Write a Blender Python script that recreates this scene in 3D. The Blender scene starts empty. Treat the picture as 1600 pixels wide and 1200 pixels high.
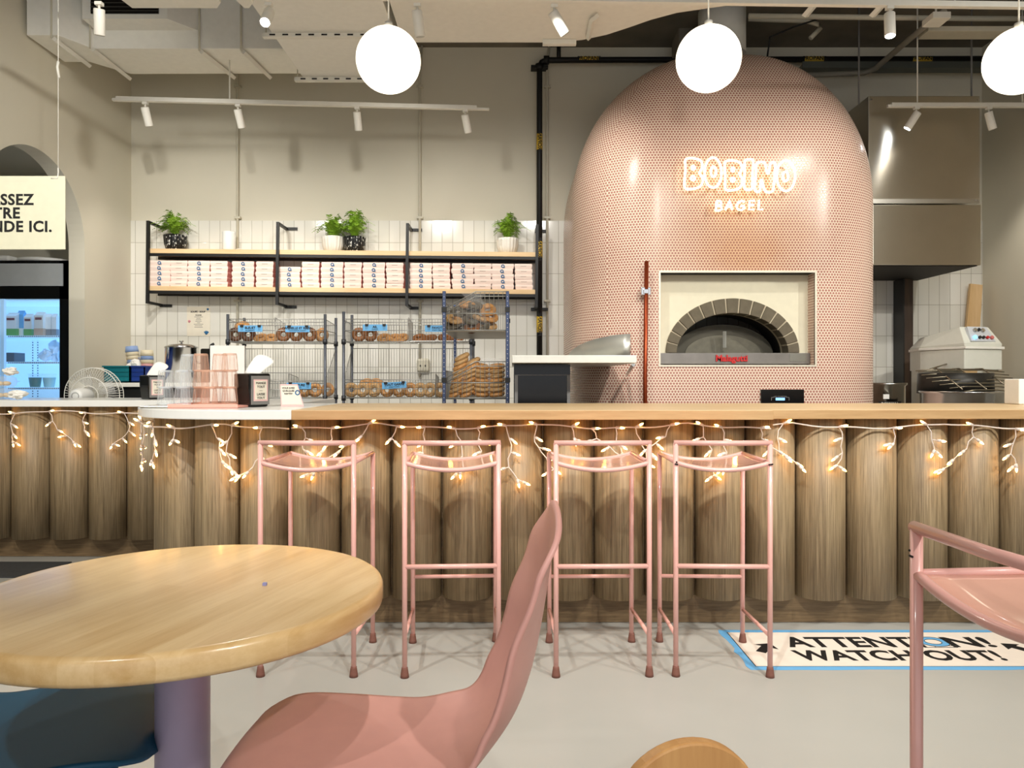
import bpy, math, random
from mathutils import Vector, Matrix
random.seed(7)
C = bpy.context.scene.collection
PI = math.pi
F = 1180.0; EYE = 1.2; HZ = 592.0

# ------------------------------------------------------------------ camera
cd = bpy.data.cameras.new('camera'); cam = bpy.data.objects.new('camera', cd); C.objects.link(cam)
cam.location = (0, 0, EYE); cam.rotation_euler = (PI/2, 0, 0)
cd.sensor_width = 36; cd.sensor_fit = 'HORIZONTAL'; cd.lens = F/1600*36
cd.shift_y = -(600-HZ)/1600; cd.clip_start = .05
bpy.context.scene.camera = cam

# ------------------------------------------------------------------ world, view
w = bpy.data.worlds.new('world'); bpy.context.scene.world = w; w.use_nodes = True
w.node_tree.nodes['Background'].inputs[0].default_value = (.93, .96, 1, 1)
w.node_tree.nodes['Background'].inputs[1].default_value = .85
vs = bpy.context.scene.view_settings
vs.view_transform = 'Standard'; vs.look = 'None'; vs.gamma = 1; vs.exposure = 0.38

def lin(c):
    return tuple(((x/255)/12.92 if x/255 <= .04045 else ((x/255+.055)/1.055)**2.4) for x in c) + (1,)

# track lamps of the seating area plus added fill spots, behind and above the camera (z 3.4)
def spot(name, loc, target, energy, angle=70, blend=.5, size=.03, col=(1, .965, .89), parent=None):
    l = bpy.data.lights.new(name, 'SPOT'); l.energy = energy; l.spot_size = math.radians(angle)
    l.spot_blend = blend; l.shadow_soft_size = size; l.color = col
    o = bpy.data.objects.new(name, l); C.objects.link(o); o.location = loc
    o.rotation_euler = (Vector(target)-Vector(loc)).to_track_quat('-Z', 'Y').to_euler()
    if parent:
        o.parent = parent; o.matrix_parent_inverse = Matrix.Translation(-Vector(parent.location))
    return o
SEAT_SPOTS = [((-3.0, 1.4, 3.42), (-2.9, 4.6, .4)), ((-1.5, 1.5, 3.42), (-1.3, 3.9, .3)), ((.1, 1.3, 3.42), (-.1, 3.8, .4)),
              ((1.5, 1.5, 3.42), (1.4, 3.9, .4)), ((2.9, 1.4, 3.42), (2.6, 3.9, .4)), ((4.0, 2.3, 3.42), (2.6, 5.0, 1.4))]
for i, (a, b) in enumerate(SEAT_SPOTS):
    spot('seating_spot', a, b, 150, 78, .6, .035)
spot('wall_fill_spot', (-1.2, 2.4, 3.42), (-3.6, 6.2, 1.9), 190, 60, .8, .05)  # unseen fill light added to brighten the left wall
spot('table_spot', (-1.3, -.3, 3.42), (-.6, 1.7, .6), 85, 60, .7, .04)
spot('aisle_fill_spot', (1.2, -.4, 3.42), (1.0, 1.9, 0), 65, 70, .7, .04)
for a, b, e in (((-2.35, 4.55, 3.27), (-2.6, 7.2, 1.7), 85), ((-.9, 4.55, 3.27), (-.9, 7.2, 1.6), 85), ((.35, 4.5, 3.27), (.2, 7.2, 1.6), 45), ((.2, 4.3, 3.26), (1.3, 5.9, 2.1), 30), ((2.6, 4.3, 3.26), (2.1, 5.9, 2.0), 30), ((3.3, 4.4, 3.27), (3.9, 6.8, 1.4), 50)):
    spot('service_spot', a, b, e, 85, .8, .045)
spot('oven_spot', (1.5, 2.2, 3.3), (1.6, 5.6, 1.6), 90, 62, .9, .05)
spot('aisle_fill_spot', (1.9, -.6, 3.3), (.9, 1.3, .8), 190, 60, .7, .04)  # unseen fill added behind the camera to brighten the near stool

# ------------------------------------------------------------------ materials
MT = {}
def mat(name, col, rough=.5, metal=0, emit=None, estr=0, alpha=1, trans=0, coat=0, ior=1.45, noise=0, nscale=20, bump=0):
    if name in MT: return MT[name]
    m = bpy.data.materials.new(name); m.use_nodes = True; nt = m.node_tree; b = nt.nodes['Principled BSDF']
    b.inputs['Base Color'].default_value = lin(col); b.inputs['Roughness'].default_value = rough
    b.inputs['Metallic'].default_value = metal; b.inputs['Alpha'].default_value = alpha
    b.inputs['Transmission Weight'].default_value = trans; b.inputs['Coat Weight'].default_value = coat
    b.inputs['Coat Roughness'].default_value = .08
    b.inputs['IOR'].default_value = ior
    if emit is not None:
        b.inputs['Emission Color'].default_value = lin(emit); b.inputs['Emission Strength'].default_value = estr
    tc = nt.nodes.new('ShaderNodeTexCoord'); no = nt.nodes.new('ShaderNodeTexNoise')
    no.inputs['Scale'].default_value = nscale; no.inputs['Detail'].default_value = 5
    nt.links.new(tc.outputs['Object'], no.inputs['Vector'])
    n = noise if noise else .03
    mx = nt.nodes.new('ShaderNodeMix'); mx.data_type = 'RGBA'
    c = lin(col)
    mx.inputs[6].default_value = tuple(min(1, v*(1-n*2)) for v in c[:3])+(1,)
    mx.inputs[7].default_value = tuple(min(1, v*(1+n*2)) for v in c[:3])+(1,)
    nt.links.new(no.outputs['Fac'], mx.inputs[0]); nt.links.new(mx.outputs[2], b.inputs['Base Color'])
    if bump:
        bp = nt.nodes.new('ShaderNodeBump'); bp.inputs['Strength'].default_value = bump; bp.inputs['Distance'].default_value = .01
        nt.links.new(no.outputs['Fac'], bp.inputs['Height']); nt.links.new(bp.outputs[0], b.inputs['Normal'])
    MT[name] = m; return m

def wood(name, c1, c2, axis='Z', rough=.45, scale=14, stretch=18, plank=None, rot=0, coat=0, cells=False):
    m = bpy.data.materials.new(name); m.use_nodes = True; nt = m.node_tree; N = nt.nodes; L = nt.links; b = N['Principled BSDF']
    b.inputs['Roughness'].default_value = rough; b.inputs['Coat Weight'].default_value = coat; b.inputs['Coat Roughness'].default_value = .15
    tc = N.new('ShaderNodeTexCoord'); mp = N.new('ShaderNodeMapping')
    mp0 = N.new('ShaderNodeMapping'); mp0.inputs['Rotation'].default_value = (0, 0, rot)
    L.new(tc.outputs['Object'], mp0.inputs['Vector']); L.new(mp0.outputs[0], mp.inputs['Vector'])
    s = [stretch]*3; s['XYZ'.index(axis)] = 1; mp.inputs['Scale'].default_value = s
    no = N.new('ShaderNodeTexNoise'); no.inputs['Scale'].default_value = scale/6; no.inputs['Detail'].default_value = 8; no.inputs['Roughness'].default_value = .65
    L.new(mp.outputs[0], no.inputs['Vector'])
    no2 = N.new('ShaderNodeTexNoise'); no2.inputs['Scale'].default_value = scale/25; no2.inputs['Detail'].default_value = 3
    L.new(mp.outputs[0], no2.inputs['Vector'])
    ad = N.new('ShaderNodeMath'); ad.operation = 'MULTIPLY_ADD'; ad.inputs[1].default_value = .4; L.new(no2.outputs[0], ad.inputs[0]); L.new(no.outputs[0], ad.inputs[2])
    src = ad.outputs[0]; lo, hi = .50, .90
    if plank:
        br = N.new('ShaderNodeTexBrick'); br.inputs['Scale'].default_value = 1; br.inputs['Mortar Size'].default_value = 0
        br.inputs['Brick Width'].default_value = plank[0]; br.inputs['Row Height'].default_value = plank[1]
        br.inputs['Color1'].default_value = (0, 0, 0, 1); br.inputs['Color2'].default_value = (1, 1, 1, 1); br.inputs['Bias'].default_value = 0
        mp2 = N.new('ShaderNodeMapping'); L.new(mp0.outputs[0], mp2.inputs['Vector'])
        if axis == 'Y': mp2.inputs['Rotation'].default_value = (0, 0, PI/2)
        L.new(mp2.outputs[0], br.inputs['Vector'])
        mu = N.new('ShaderNodeMath'); mu.operation = 'MULTIPLY_ADD'; mu.inputs[1].default_value = .22
        L.new(br.outputs['Color'], mu.inputs[0]); L.new(src, mu.inputs[2]); src = mu.outputs[0]; hi += .2
    mr = N.new('ShaderNodeMapRange'); mr.inputs[1].default_value = lo; mr.inputs[2].default_value = hi
    L.new(src, mr.inputs[0])
    mx = N.new('ShaderNodeMix'); mx.data_type = 'RGBA'; mx.inputs[6].default_value = lin(c1); mx.inputs[7].default_value = lin(c2)
    L.new(mr.outputs[0], mx.inputs[0]); L.new(mx.outputs[2], b.inputs['Base Color'])
    bp = N.new('ShaderNodeBump'); bp.inputs['Strength'].default_value = .12; bp.inputs['Distance'].default_value = .003
    L.new(no.outputs[0], bp.inputs['Height']); L.new(bp.outputs[0], b.inputs['Normal'])
    MT[name] = m; return m

def tilewall(name):
    m = bpy.data.materials.new(name); m.use_nodes = True; nt = m.node_tree; N = nt.nodes; L = nt.links; b = N['Principled BSDF']
    tc = N.new('ShaderNodeTexCoord'); sp = N.new('ShaderNodeSeparateXYZ'); cb = N.new('ShaderNodeCombineXYZ')
    L.new(tc.outputs['Object'], sp.inputs[0]); L.new(sp.outputs['X'], cb.inputs['X']); L.new(sp.outputs['Z'], cb.inputs['Y'])
    mp = N.new('ShaderNodeMapping'); mp.inputs['Location'].default_value = (10.03, -2.2007+.296*20, 0); L.new(cb.outputs[0], mp.inputs['Vector'])
    br = N.new('ShaderNodeTexBrick'); br.offset = 0; br.inputs['Scale'].default_value = 1
    br.inputs['Brick Width'].default_value = .1007; br.inputs['Row Height'].default_value = .296
    br.inputs['Mortar Size'].default_value = .0022; br.inputs['Mortar Smooth'].default_value = .3
    br.inputs['Color1'].default_value = lin((226, 224, 214)); br.inputs['Color2'].default_value = lin((236, 234, 226)); br.inputs['Mortar'].default_value = lin((160, 154, 138))
    L.new(mp.outputs[0], br.inputs['Vector']); L.new(br.outputs['Color'], b.inputs['Base Color'])
    mr = N.new('ShaderNodeMapRange'); mr.inputs[3].default_value = .12; mr.inputs[4].default_value = .7
    L.new(br.outputs['Fac'], mr.inputs[0]); L.new(mr.outputs[0], b.inputs['Roughness'])
    no = N.new('ShaderNodeTexNoise'); no.inputs['Scale'].default_value = 5; L.new(tc.outputs['Object'], no.inputs['Vector'])
    su = N.new('ShaderNodeMath'); su.operation = 'MULTIPLY_ADD'; su.inputs[1].default_value = -1.0
    L.new(br.outputs['Fac'], su.inputs[0]); L.new(no.outputs[0], su.inputs[2])
    bp = N.new('ShaderNodeBump'); bp.inputs['Strength'].default_value = .25; bp.inputs['Distance'].default_value = .004
    L.new(su.outputs[0], bp.inputs['Height']); L.new(bp.outputs[0], b.inputs['Normal'])
    MT[name] = m; return m

def penny(name, pitch=.0228):
    m = bpy.data.materials.new(name); m.use_nodes = True; nt = m.node_tree; N = nt.nodes; L = nt.links; b = N['Principled BSDF']
    uv = N.new('ShaderNodeUVMap'); uv.uv_map = 'UVMap'
    s = (pitch, pitch*math.sqrt(3), 1)
    def grid(off):
        a = N.new('ShaderNodeVectorMath'); a.operation = 'ADD'; a.inputs[1].default_value = (s[0]*2000+off*s[0], s[1]*1000+off*s[1], 0); L.new(uv.outputs[0], a.inputs[0])
        q = N.new('ShaderNodeVectorMath'); q.operation = 'MODULO'; q.inputs[1].default_value = s; L.new(a.outputs[0], q.inputs[0])
        d = N.new('ShaderNodeVectorMath'); d.operation = 'SUBTRACT'; d.inputs[1].default_value = (s[0]/2, s[1]/2, 0); L.new(q.outputs[0], d.inputs[0])
        l = N.new('ShaderNodeVectorMath'); l.operation = 'LENGTH'; L.new(d.outputs[0], l.inputs[0]); return l.outputs['Value'], a
    d1, a1 = grid(0); d2, _ = grid(.5)
    mn = N.new('ShaderNodeMath'); mn.operation = 'MINIMUM'; L.new(d1, mn.inputs[0]); L.new(d2, mn.inputs[1])
    mr = N.new('ShaderNodeMapRange'); mr.inputs[1].default_value = pitch*.36; mr.inputs[2].default_value = pitch*.44; mr.interpolation_type = 'SMOOTHSTEP'
    L.new(mn.outputs[0], mr.inputs[0])
    # slight variation from tile to tile
    no = N.new('ShaderNodeTexNoise'); no.inputs['Scale'].default_value = 30; L.new(uv.outputs[0], no.inputs['Vector'])
    v = N.new('ShaderNodeMix'); v.data_type = 'RGBA'; v.inputs[6].default_value = lin((166, 112, 98)); v.inputs[7].default_value = lin((190, 138, 122)); L.new(no.outputs[0], v.inputs[0])
    mx = N.new('ShaderNodeMix'); mx.data_type = 'RGBA'; mx.inputs[7].default_value = lin((246, 230, 210)); L.new(v.outputs[2], mx.inputs[6])
    L.new(mr.outputs[0], mx.inputs[0])
    # heat and smoke stain on the tiles above the mouth of the oven
    tc = N.new('ShaderNodeTexCoord'); nz = N.new('ShaderNodeTexNoise'); nz.inputs['Scale'].default_value = 2.5; L.new(tc.outputs['Object'], nz.inputs['Vector'])
    ms = N.new('ShaderNodeMapping'); ms.inputs['Location'].default_value = (-1.70/.62, 0, -2.18/.42); ms.inputs['Scale'].default_value = (1/.62, 0, 1/.42); L.new(tc.outputs['Object'], ms.inputs['Vector'])
    ln = N.new('ShaderNodeVectorMath'); ln.operation = 'LENGTH'; L.new(ms.outputs[0], ln.inputs[0])
    sm = N.new('ShaderNodeMath'); sm.operation = 'MULTIPLY_ADD'; sm.inputs[1].default_value = .8; L.new(nz.outputs[0], sm.inputs[0]); L.new(ln.outputs['Value'], sm.inputs[2])
    st = N.new('ShaderNodeMapRange'); st.inputs[1].default_value = .55; st.inputs[2].default_value = 1.5; st.inputs[3].default_value = .62; st.inputs[4].default_value = 0; L.new(sm.outputs[0], st.inputs[0])
    sx_ = N.new('ShaderNodeMix'); sx_.data_type = 'RGBA'; sx_.blend_type = 'MULTIPLY'; sx_.inputs[7].default_value = lin((226, 190, 128)); L.new(mx.outputs[2], sx_.inputs[6]); L.new(st.outputs[0], sx_.inputs[0])
    L.new(sx_.outputs[2], b.inputs['Base Color'])
    rr = N.new('ShaderNodeMapRange'); rr.inputs[3].default_value = .24; rr.inputs[4].default_value = .8; L.new(mr.outputs[0], rr.inputs[0]); L.new(rr.outputs[0], b.inputs['Roughness'])
    bp = N.new('ShaderNodeBump'); bp.invert = True; bp.inputs['Strength'].default_value = .35; bp.inputs['Distance'].default_value = .003
    L.new(mr.outputs[0], bp.inputs['Height']); L.new(bp.outputs[0], b.inputs['Normal'])
    MT[name] = m; return m

def floor_mat():
    m = bpy.data.materials.new('floor'); m.use_nodes = True; nt = m.node_tree; N = nt.nodes; L = nt.links; b = N['Principled BSDF']
    tc = N.new('ShaderNodeTexCoord')
    n1 = N.new('ShaderNodeTexNoise'); n1.inputs['Scale'].default_value = 1.6; n1.inputs['Detail'].default_value = 6
    n2 = N.new('ShaderNodeTexNoise'); n2.inputs['Scale'].default_value = 38; n2.inputs['Detail'].default_value = 8; n2.inputs['Roughness'].default_value = .8
    for n in (n1, n2): L.new(tc.outputs['Object'], n.inputs['Vector'])
    mx = N.new('ShaderNodeMix'); mx.data_type = 'RGBA'; mx.inputs[6].default_value = lin((166, 166, 160)); mx.inputs[7].default_value = lin((184, 184, 179)); L.new(n1.outputs[0], mx.inputs[0])
    rp = N.new('ShaderNodeMapRange'); rp.inputs[1].default_value = .65; rp.inputs[2].default_value = .74; rp.inputs[4].default_value = .6; L.new(n2.outputs[0], rp.inputs[0])
    m2 = N.new('ShaderNodeMix'); m2.data_type = 'RGBA'; m2.inputs[7].default_value = lin((95, 88, 75)); L.new(mx.outputs[2], m2.inputs[6]); L.new(rp.outputs[0], m2.inputs[0])
    L.new(m2.outputs[2], b.inputs['Base Color']); b.inputs['Roughness'].default_value = .28
    MT['floor'] = m; return m

cream = mat('wall_cream', (222, 216, 198), .75, nscale=2, noise=.02)
ceil_m = mat('concrete', (118, 112, 100), .9, noise=.25, nscale=3, bump=.4)
duct_m = mat('duct_white', (242, 240, 232), .55)
white = mat('white_paint', (235, 232, 222), .4)
wplas = mat('white_plastic', (240, 240, 236), .35)
black = mat('black_metal', (22, 22, 22), .45)
blackg = mat('black_gloss', (12, 12, 13), .2)
pipe_b = mat('pipe_black', (20, 19, 18), .5)
conduit = mat('conduit', (205, 200, 182), .5)
steel = mat('steel', (200, 198, 190), .22, 1)
steel_s = mat('steel_hood', (196, 190, 176), .2, 1, noise=.03, nscale=6)
chrome = mat('chrome', (215, 215, 215), .15, 1)
wire_m = mat('wire', (168, 168, 164), .35, .6)
post_m = mat('rack_post', (92, 96, 104), .4, .6)
blue_post = mat('rack_post_blue', (70, 82, 112), .4, .5)
pink = mat('stool_pink', (228, 174, 164), .3, coat=.4)
pinkseat = mat('stool_seat_pink', (236, 182, 162), .16, coat=.7)
rubber = mat('stool_foot', (120, 78, 66), .7)
chairp = mat('chair_pink', (212, 158, 148), .42)
teal = mat('chair_teal', (10, 78, 108), .5)
lilac = mat('pedestal_lilac', (182, 168, 192), .4)
oak = wood('oak_flute', (112, 94, 68), (172, 150, 116), 'Z', .5, 26, 42)
oak_k = wood('oak_kick', (96, 76, 50), (136, 112, 80), 'X', .55, 40, 14)
birch = wood('birch_top', (206, 172, 122), (232, 204, 160), 'X', .35, 16, 12, plank=(1.4, .09))
birch_e = wood('birch_edge', (176, 138, 92), (202, 166, 120), 'X', .45, 16, 12)
shelfw = wood('shelf_wood', (222, 186, 136), (238, 208, 164), 'X', .5, 14, 14)
tabw = wood('table_wood', (202, 160, 100), (234, 202, 150), 'Y', .28, 16, 12, plank=(.7, .055), rot=math.radians(17), coat=.3)
chairw = wood('chair_wood', (176, 124, 72), (206, 158, 100), 'Z', .4, 14, 12)
boardw = wood('board_wood', (206, 168, 116), (228, 194, 146), 'Z', .5, 12, 14)
brownw = wood('post_brown', (46, 32, 22), (74, 54, 38), 'Z', .6, 14, 12)
nt_ = steel_s.node_tree; tg_ = nt_.nodes.new('ShaderNodeTangent'); tg_.direction_type = 'RADIAL'; tg_.axis = 'Z'
nt_.links.new(tg_.outputs[0], nt_.nodes['Principled BSDF'].inputs['Tangent']); nt_.nodes['Principled BSDF'].inputs['Anisotropic'].default_value = .9; nt_.nodes['Principled BSDF'].inputs['Roughness'].default_value = .3; nt_.nodes['Principled BSDF'].inputs['Anisotropic Rotation'].default_value = .25
tile = tilewall('wall_tile'); pen = penny('penny_tile'); flo = floor_mat()
quartz = mat('quartz', (236, 236, 232), .22, noise=.01)
globe_m = mat('globe', (250, 244, 228), .3, emit=(255, 240, 214), estr=2.2)
lampon = mat('lamp_on', (255, 255, 255), .3, emit=(240, 246, 255), estr=60)
bulb_m = mat('bulb_lit', (255, 220, 160), .3, emit=(255, 186, 94), estr=21)
sock_m = mat('cord_white', (226, 214, 206), .5)
neon_m = mat('neon', (255, 250, 240), .3, emit=(255, 232, 178), estr=1.9)
label_y = mat('label_yellow', (214, 178, 60), .5)
ink = mat('ink', (20, 20, 22), .6)
blue_l = mat('label_blue', (104, 172, 222), .5)
paper = mat('paper', (240, 232, 214), .7)
paper_w = mat('paper_white', (246, 244, 238), .7)
pinkp = mat('paper_pink', (238, 196, 192), .6)
boxf = mat('box_front', (246, 224, 212), .7)
boxs = mat('box_side', (232, 164, 154), .7)
boxblue = mat('box_blue', (44, 110, 160), .6)
leafm = mat('leaf', (138, 178, 52), .55, noise=.25, nscale=40)
oven_dark = mat('oven_dark', (34, 32, 28), .8, noise=.2)  # near-black tone for niche ceiling, mouth and hearth
brick_m = mat('brick', (104, 96, 80), .85, noise=.18, nscale=14, bump=.3)
mortar_m = mat('mortar', (196, 184, 158), .8)
plaster = mat('plaster', (228, 222, 198), .8)
sill_m = mat('oven_sill', (128, 124, 120), .4, .7, noise=.12, nscale=9)
red_m = mat('script_red', (190, 32, 34), .4)
glassm = mat('glass_clear', (240, 246, 250), .05, alpha=.15)
glassp = mat('glass_pink', (250, 208, 184), .05, alpha=.2)
plast = mat('plastic_clear', (248, 248, 248), .1, alpha=.16)
bag_m = mat('bag_plastic', (250, 250, 250), .12, alpha=.10, bump=.6, nscale=25)
screen = mat('screen_blue', (120, 180, 240), .3, emit=(130, 190, 250), estr=1.2)
signm = mat('sign_cream', (232, 230, 204), .5)
greym = mat('grey_plastic', (130, 128, 126), .4)
mixer_m = mat('mixer_white', (214, 214, 202), .35)
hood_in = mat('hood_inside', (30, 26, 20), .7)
matm = mat('floor_mat', (58, 60, 62), .9, noise=.2, nscale=80)
fr_in = mat('fridge_inner_glow', (196, 222, 240), .5, emit=(150, 200, 238), estr=.5)  # lining glows by itself, standing in for the fridge lamps
fr_sh = mat('fridge_shelf_glow', (200, 228, 250), .4, emit=(150, 205, 250), estr=.35)  # shelves and gasket given a glow to imitate the lit interior
dome_copper = mat('copper', (150, 66, 36), .35, .7)

# ------------------------------------------------------------------ mesh helpers
class MB:
    def __init__(s): s.v = []; s.f = []; s.sm = []; s.mi = []; s.uv = []
    def face(s, idx, smooth=False, mi=0, uv=None): s.f.append(tuple(idx)); s.sm.append(smooth); s.mi.append(mi); s.uv.append(uv)
    def box(s, x0, x1, y0, y1, z0, z1, mi=0, top=None):
        """top=(dx, dy): the upper face grows outward by dx, dy"""
        n = len(s.v); dx, dy = top or (0, 0)
        s.v += [(x0, y0, z0), (x1, y0, z0), (x1, y1, z0), (x0, y1, z0), (x0-dx, y0-dy, z1), (x1+dx, y0-dy, z1), (x1+dx, y1+dy, z1), (x0-dx, y1+dy, z1)]
        for q in ((3, 2, 1, 0), (4, 5, 6, 7), (0, 1, 5, 4), (1, 2, 6, 5), (2, 3, 7, 6), (3, 0, 4, 7)): s.face([n+i for i in q], mi=mi)
        return s
    def prism(s, pts, z0, z1, mi=0, mtop=None, smooth=False):
        n = len(s.v); k = len(pts)
        s.v += [(x, y, z0) for x, y in pts] + [(x, y, z1) for x, y in pts]
        s.face([n+i for i in range(k)][::-1], mi=mi); s.face([n+k+i for i in range(k)], mi=mi if mtop is None else mtop)
        for i in range(k):
            j = (i+1) % k; s.face((n+i, n+j, n+k+j, n+k+i), smooth, mi)
        return s
    def xprism(s, pts, x0, x1, mi=0):       # outline in y,z
        n = len(s.v); k = len(pts)
        s.v += [(x0, y, z) for y, z in pts] + [(x1, y, z) for y, z in pts]
        s.face([n+i for i in range(k)], mi=mi); s.face([n+k+i for i in range(k)][::-1], mi=mi)
        for i in range(k):
            j = (i+1) % k; s.face((n+j, n+i, n+k+i, n+k+j), mi=mi)
        return s
    def yprism(s, pts, y0, y1, mi=0, smooth=False):       # outline in x,z
        n = len(s.v); k = len(pts)
        s.v += [(x, y0, z) for x, z in pts] + [(x, y1, z) for x, z in pts]
        s.face([n+i for i in range(k)], mi=mi); s.face([n+k+i for i in range(k)][::-1], mi=mi)
        for i in range(k):
            j = (i+1) % k; s.face((n+j, n+i, n+k+i, n+k+j), smooth, mi)
        return s
    def tube(s, pts, r, seg=8, closed=False, mi=0, cap=True, flat=1.0):
        pts = [Vector(p) for p in pts]; m = len(pts); rr = r if isinstance(r, (list, tuple)) else [r]*m
        n0 = len(s.v); up = None
        for i, p in enumerate(pts):
            if closed: t = (pts[(i+1) % m]-pts[i-1])
            else: t = pts[min(i+1, m-1)]-pts[max(i-1, 0)]
            if t.length < 1e-9: t = Vector((0, 0, 1))
            t.normalize()
            if up is None:
                a = Vector((0, 0, 1)) if abs(t.z) < .9 else Vector((1, 0, 0)); up = (a-t*a.dot(t)).normalized()
            else:
                up = up-t*up.dot(t); up = up.normalized() if up.length > 1e-6 else t.orthogonal().normalized()
            sd = t.cross(up)
            for k in range(seg):
                an = 2*PI*k/seg; s.v.append(tuple(p+(up*math.cos(an)*flat+sd*math.sin(an))*rr[i]))
        for i in range(m if closed else m-1):
            a = n0+i*seg; b = n0+((i+1) % m)*seg
            for k in range(seg):
                l = (k+1) % seg; s.face((a+k, a+l, b+l, b+k), seg > 4, mi)
        if cap and not closed:
            s.face([n0+k for k in range(seg)][::-1], mi=mi); s.face([n0+(m-1)*seg+k for k in range(seg)], mi=mi)
        return s
    def cyl(s, p, q, r, seg=16, mi=0): return s.tube([p, q], r, seg, mi=mi)
    def lathe(s, prof, c=(0, 0, 0), seg=24, mi=0, ribs=0, rib=0, cap=True, axis='Z', smooth=True, sx=1, sy=1):
        n0 = len(s.v); k = len(prof)
        for r, z in prof:
            for a in range(seg):
                t = 2*PI*a/seg; rr = r*(1+rib*(math.cos(t*ribs) if ribs else 0))
                x, y = rr*math.cos(t)*sx, rr*math.sin(t)*sy
                if axis == 'Z': s.v.append((c[0]+x, c[1]+y, c[2]+z))
                elif axis == 'Y': s.v.append((c[0]+x, c[1]-z, c[2]+y))
                else: s.v.append((c[0]+z, c[1]+x, c[2]+y))
        for i in range(k-1):
            for a in range(seg):
                b = (a+1) % seg; s.face((n0+i*seg+a, n0+i*seg+b, n0+(i+1)*seg+b, n0+(i+1)*seg+a), smooth, mi)
        if cap:
            if prof[0][0] > 1e-6: s.face([n0+a for a in range(seg)][::-1], mi=mi)
            if prof[-1][0] > 1e-6: s.face([n0+(k-1)*seg+a for a in range(seg)], mi=mi)
        return s
    def grid(s, rows, smooth=True, mi=0, closed=False):
        n0 = len(s.v); k = len(rows[0])
        for r in rows: s.v += [tuple(p) for p in r]
        for i in range(len(rows)-1):
            for a in range(k if closed else k-1):
                b = (a+1) % k; s.face((n0+i*k+a, n0+i*k+b, n0+(i+1)*k+b, n0+(i+1)*k+a), smooth, mi)
        return s
    def sphere(s, c, r, seg=24, rings=16, mi=0, sz=1):
        pr = [(max(1e-7, r*math.sin(PI*i/rings)), -r*sz*math.cos(PI*i/rings)) for i in range(rings+1)]
        return s.lathe(pr, c, seg, mi, cap=False)
    def build(s, name, mats, parent=None, bevel=0, loc=None, rotz=0, solid=0, subd=0, bseg=2, weld=False):
        me = bpy.data.meshes.new(name); me.from_pydata(s.v, [], s.f)
        for m in (mats if isinstance(mats, (list, tuple)) else [mats]): me.materials.append(m)
        me.polygons.foreach_set('use_smooth', s.sm); me.polygons.foreach_set('material_index', s.mi)
        if any(u is not None for u in s.uv):
            ul = me.uv_layers.new(name='UVMap')
            for p, u in zip(me.polygons, s.uv):
                if u is not None:
                    for li, q in zip(p.loop_indices, u): ul.data[li].uv = q
        me.validate(); me.update()
        o = bpy.data.objects.new(name, me); C.objects.link(o)
        if parent: o.parent = parent
        if loc: o.location = loc
        if rotz: o.rotation_euler.z = rotz
        if weld: o.modifiers.new('weld', 'WELD').merge_threshold = 1e-5
        if subd: md = o.modifiers.new('sub', 'SUBSURF'); md.levels = md.render_levels = subd
        if solid: md = o.modifiers.new('solid', 'SOLIDIFY'); md.thickness = solid; md.offset = 0
        if bevel:
            md = o.modifiers.new('bevel', 'BEVEL'); md.width = bevel; md.segments = bseg; md.limit_method = 'ANGLE'; md.angle_limit = math.radians(40)
        return o

def tag(o, label, cat, group=None):
    o['label'] = label; o['category'] = cat
    if group: o['group'] = group
    return o
def thing(name, label, cat, loc=(0, 0, 0), rotz=0, group=None):
    o = bpy.data.objects.new(name, None); C.objects.link(o); o.location = loc; o.rotation_euler.z = rotz; o.empty_display_size = .1
    return tag(o, label, cat, group)
def struct(o): o['kind'] = 'structure'; return o
def dup(root, loc=None, rotz=None, label=None, group=None):
    r = root.copy(); C.objects.link(r)
    if loc is not None: r.location = loc
    if rotz is not None: r.rotation_euler.z = rotz
    if label: r['label'] = label
    if group: r['group'] = group
    for ch in [o for o in root.children]:
        c = ch.copy(); C.objects.link(c); c.parent = r
        for g in ch.children:
            d = g.copy(); C.objects.link(d); d.parent = c
    return r
def X(px, Y): return (px-800)/F*Y
def Z(py, Y): return EYE+(HZ-py)/F*Y
def text(name, s, size, m, parent=None, loc=(0, 0, 0), rot=(PI/2, 0, 0), bold=0, ext=.0008, align='CENTER', sx=1, space=1.0, line=1.0):
    c = bpy.data.curves.new(name, 'FONT'); c.body = s; c.size = size; c.extrude = ext; c.offset = bold; c.align_x = align; c.align_y = 'CENTER'
    c.space_character = space; c.space_line = line; c.resolution_u = 3
    t = bpy.data.objects.new(name, c); C.objects.link(t)
    bpy.context.view_layer.update()
    me = bpy.data.meshes.new_from_object(t.evaluated_get(bpy.context.evaluated_depsgraph_get()))
    bpy.data.objects.remove(t); me.name = name; me.materials.clear(); me.materials.append(m)
    o = bpy.data.objects.new(name, me); C.objects.link(o); o.location = loc; o.rotation_euler = rot; o.scale = (sx, 1, 1)
    if parent: o.parent = parent
    return o
ORD = ['bottom', 'second from the bottom', 'middle', 'second from the top', 'topmost']

# ================================================================== room
BW = 7.2; LW = -3.63; RW = 4.48; CZ = 4.36; TT = 2.707
struct(MB().box(-6, 5.2, -3.5, 8, -.1, 0).build('floor', flo))
struct(MB().box(-6, 5.2, -3.5, 8, CZ, CZ+.1).build('ceiling', ceil_m))
struct(MB().box(LW-.135, RW+.15, BW, BW+.12, 0, CZ).build('wall_back', cream))
struct(MB().box(LW, RW, BW-.012, BW-.001, .0, TT).build('trim_1', tile, bevel=.002))
struct(MB().box(RW, RW+.12, -3.5, BW, 0, CZ).build('wall_right', cream))
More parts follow.
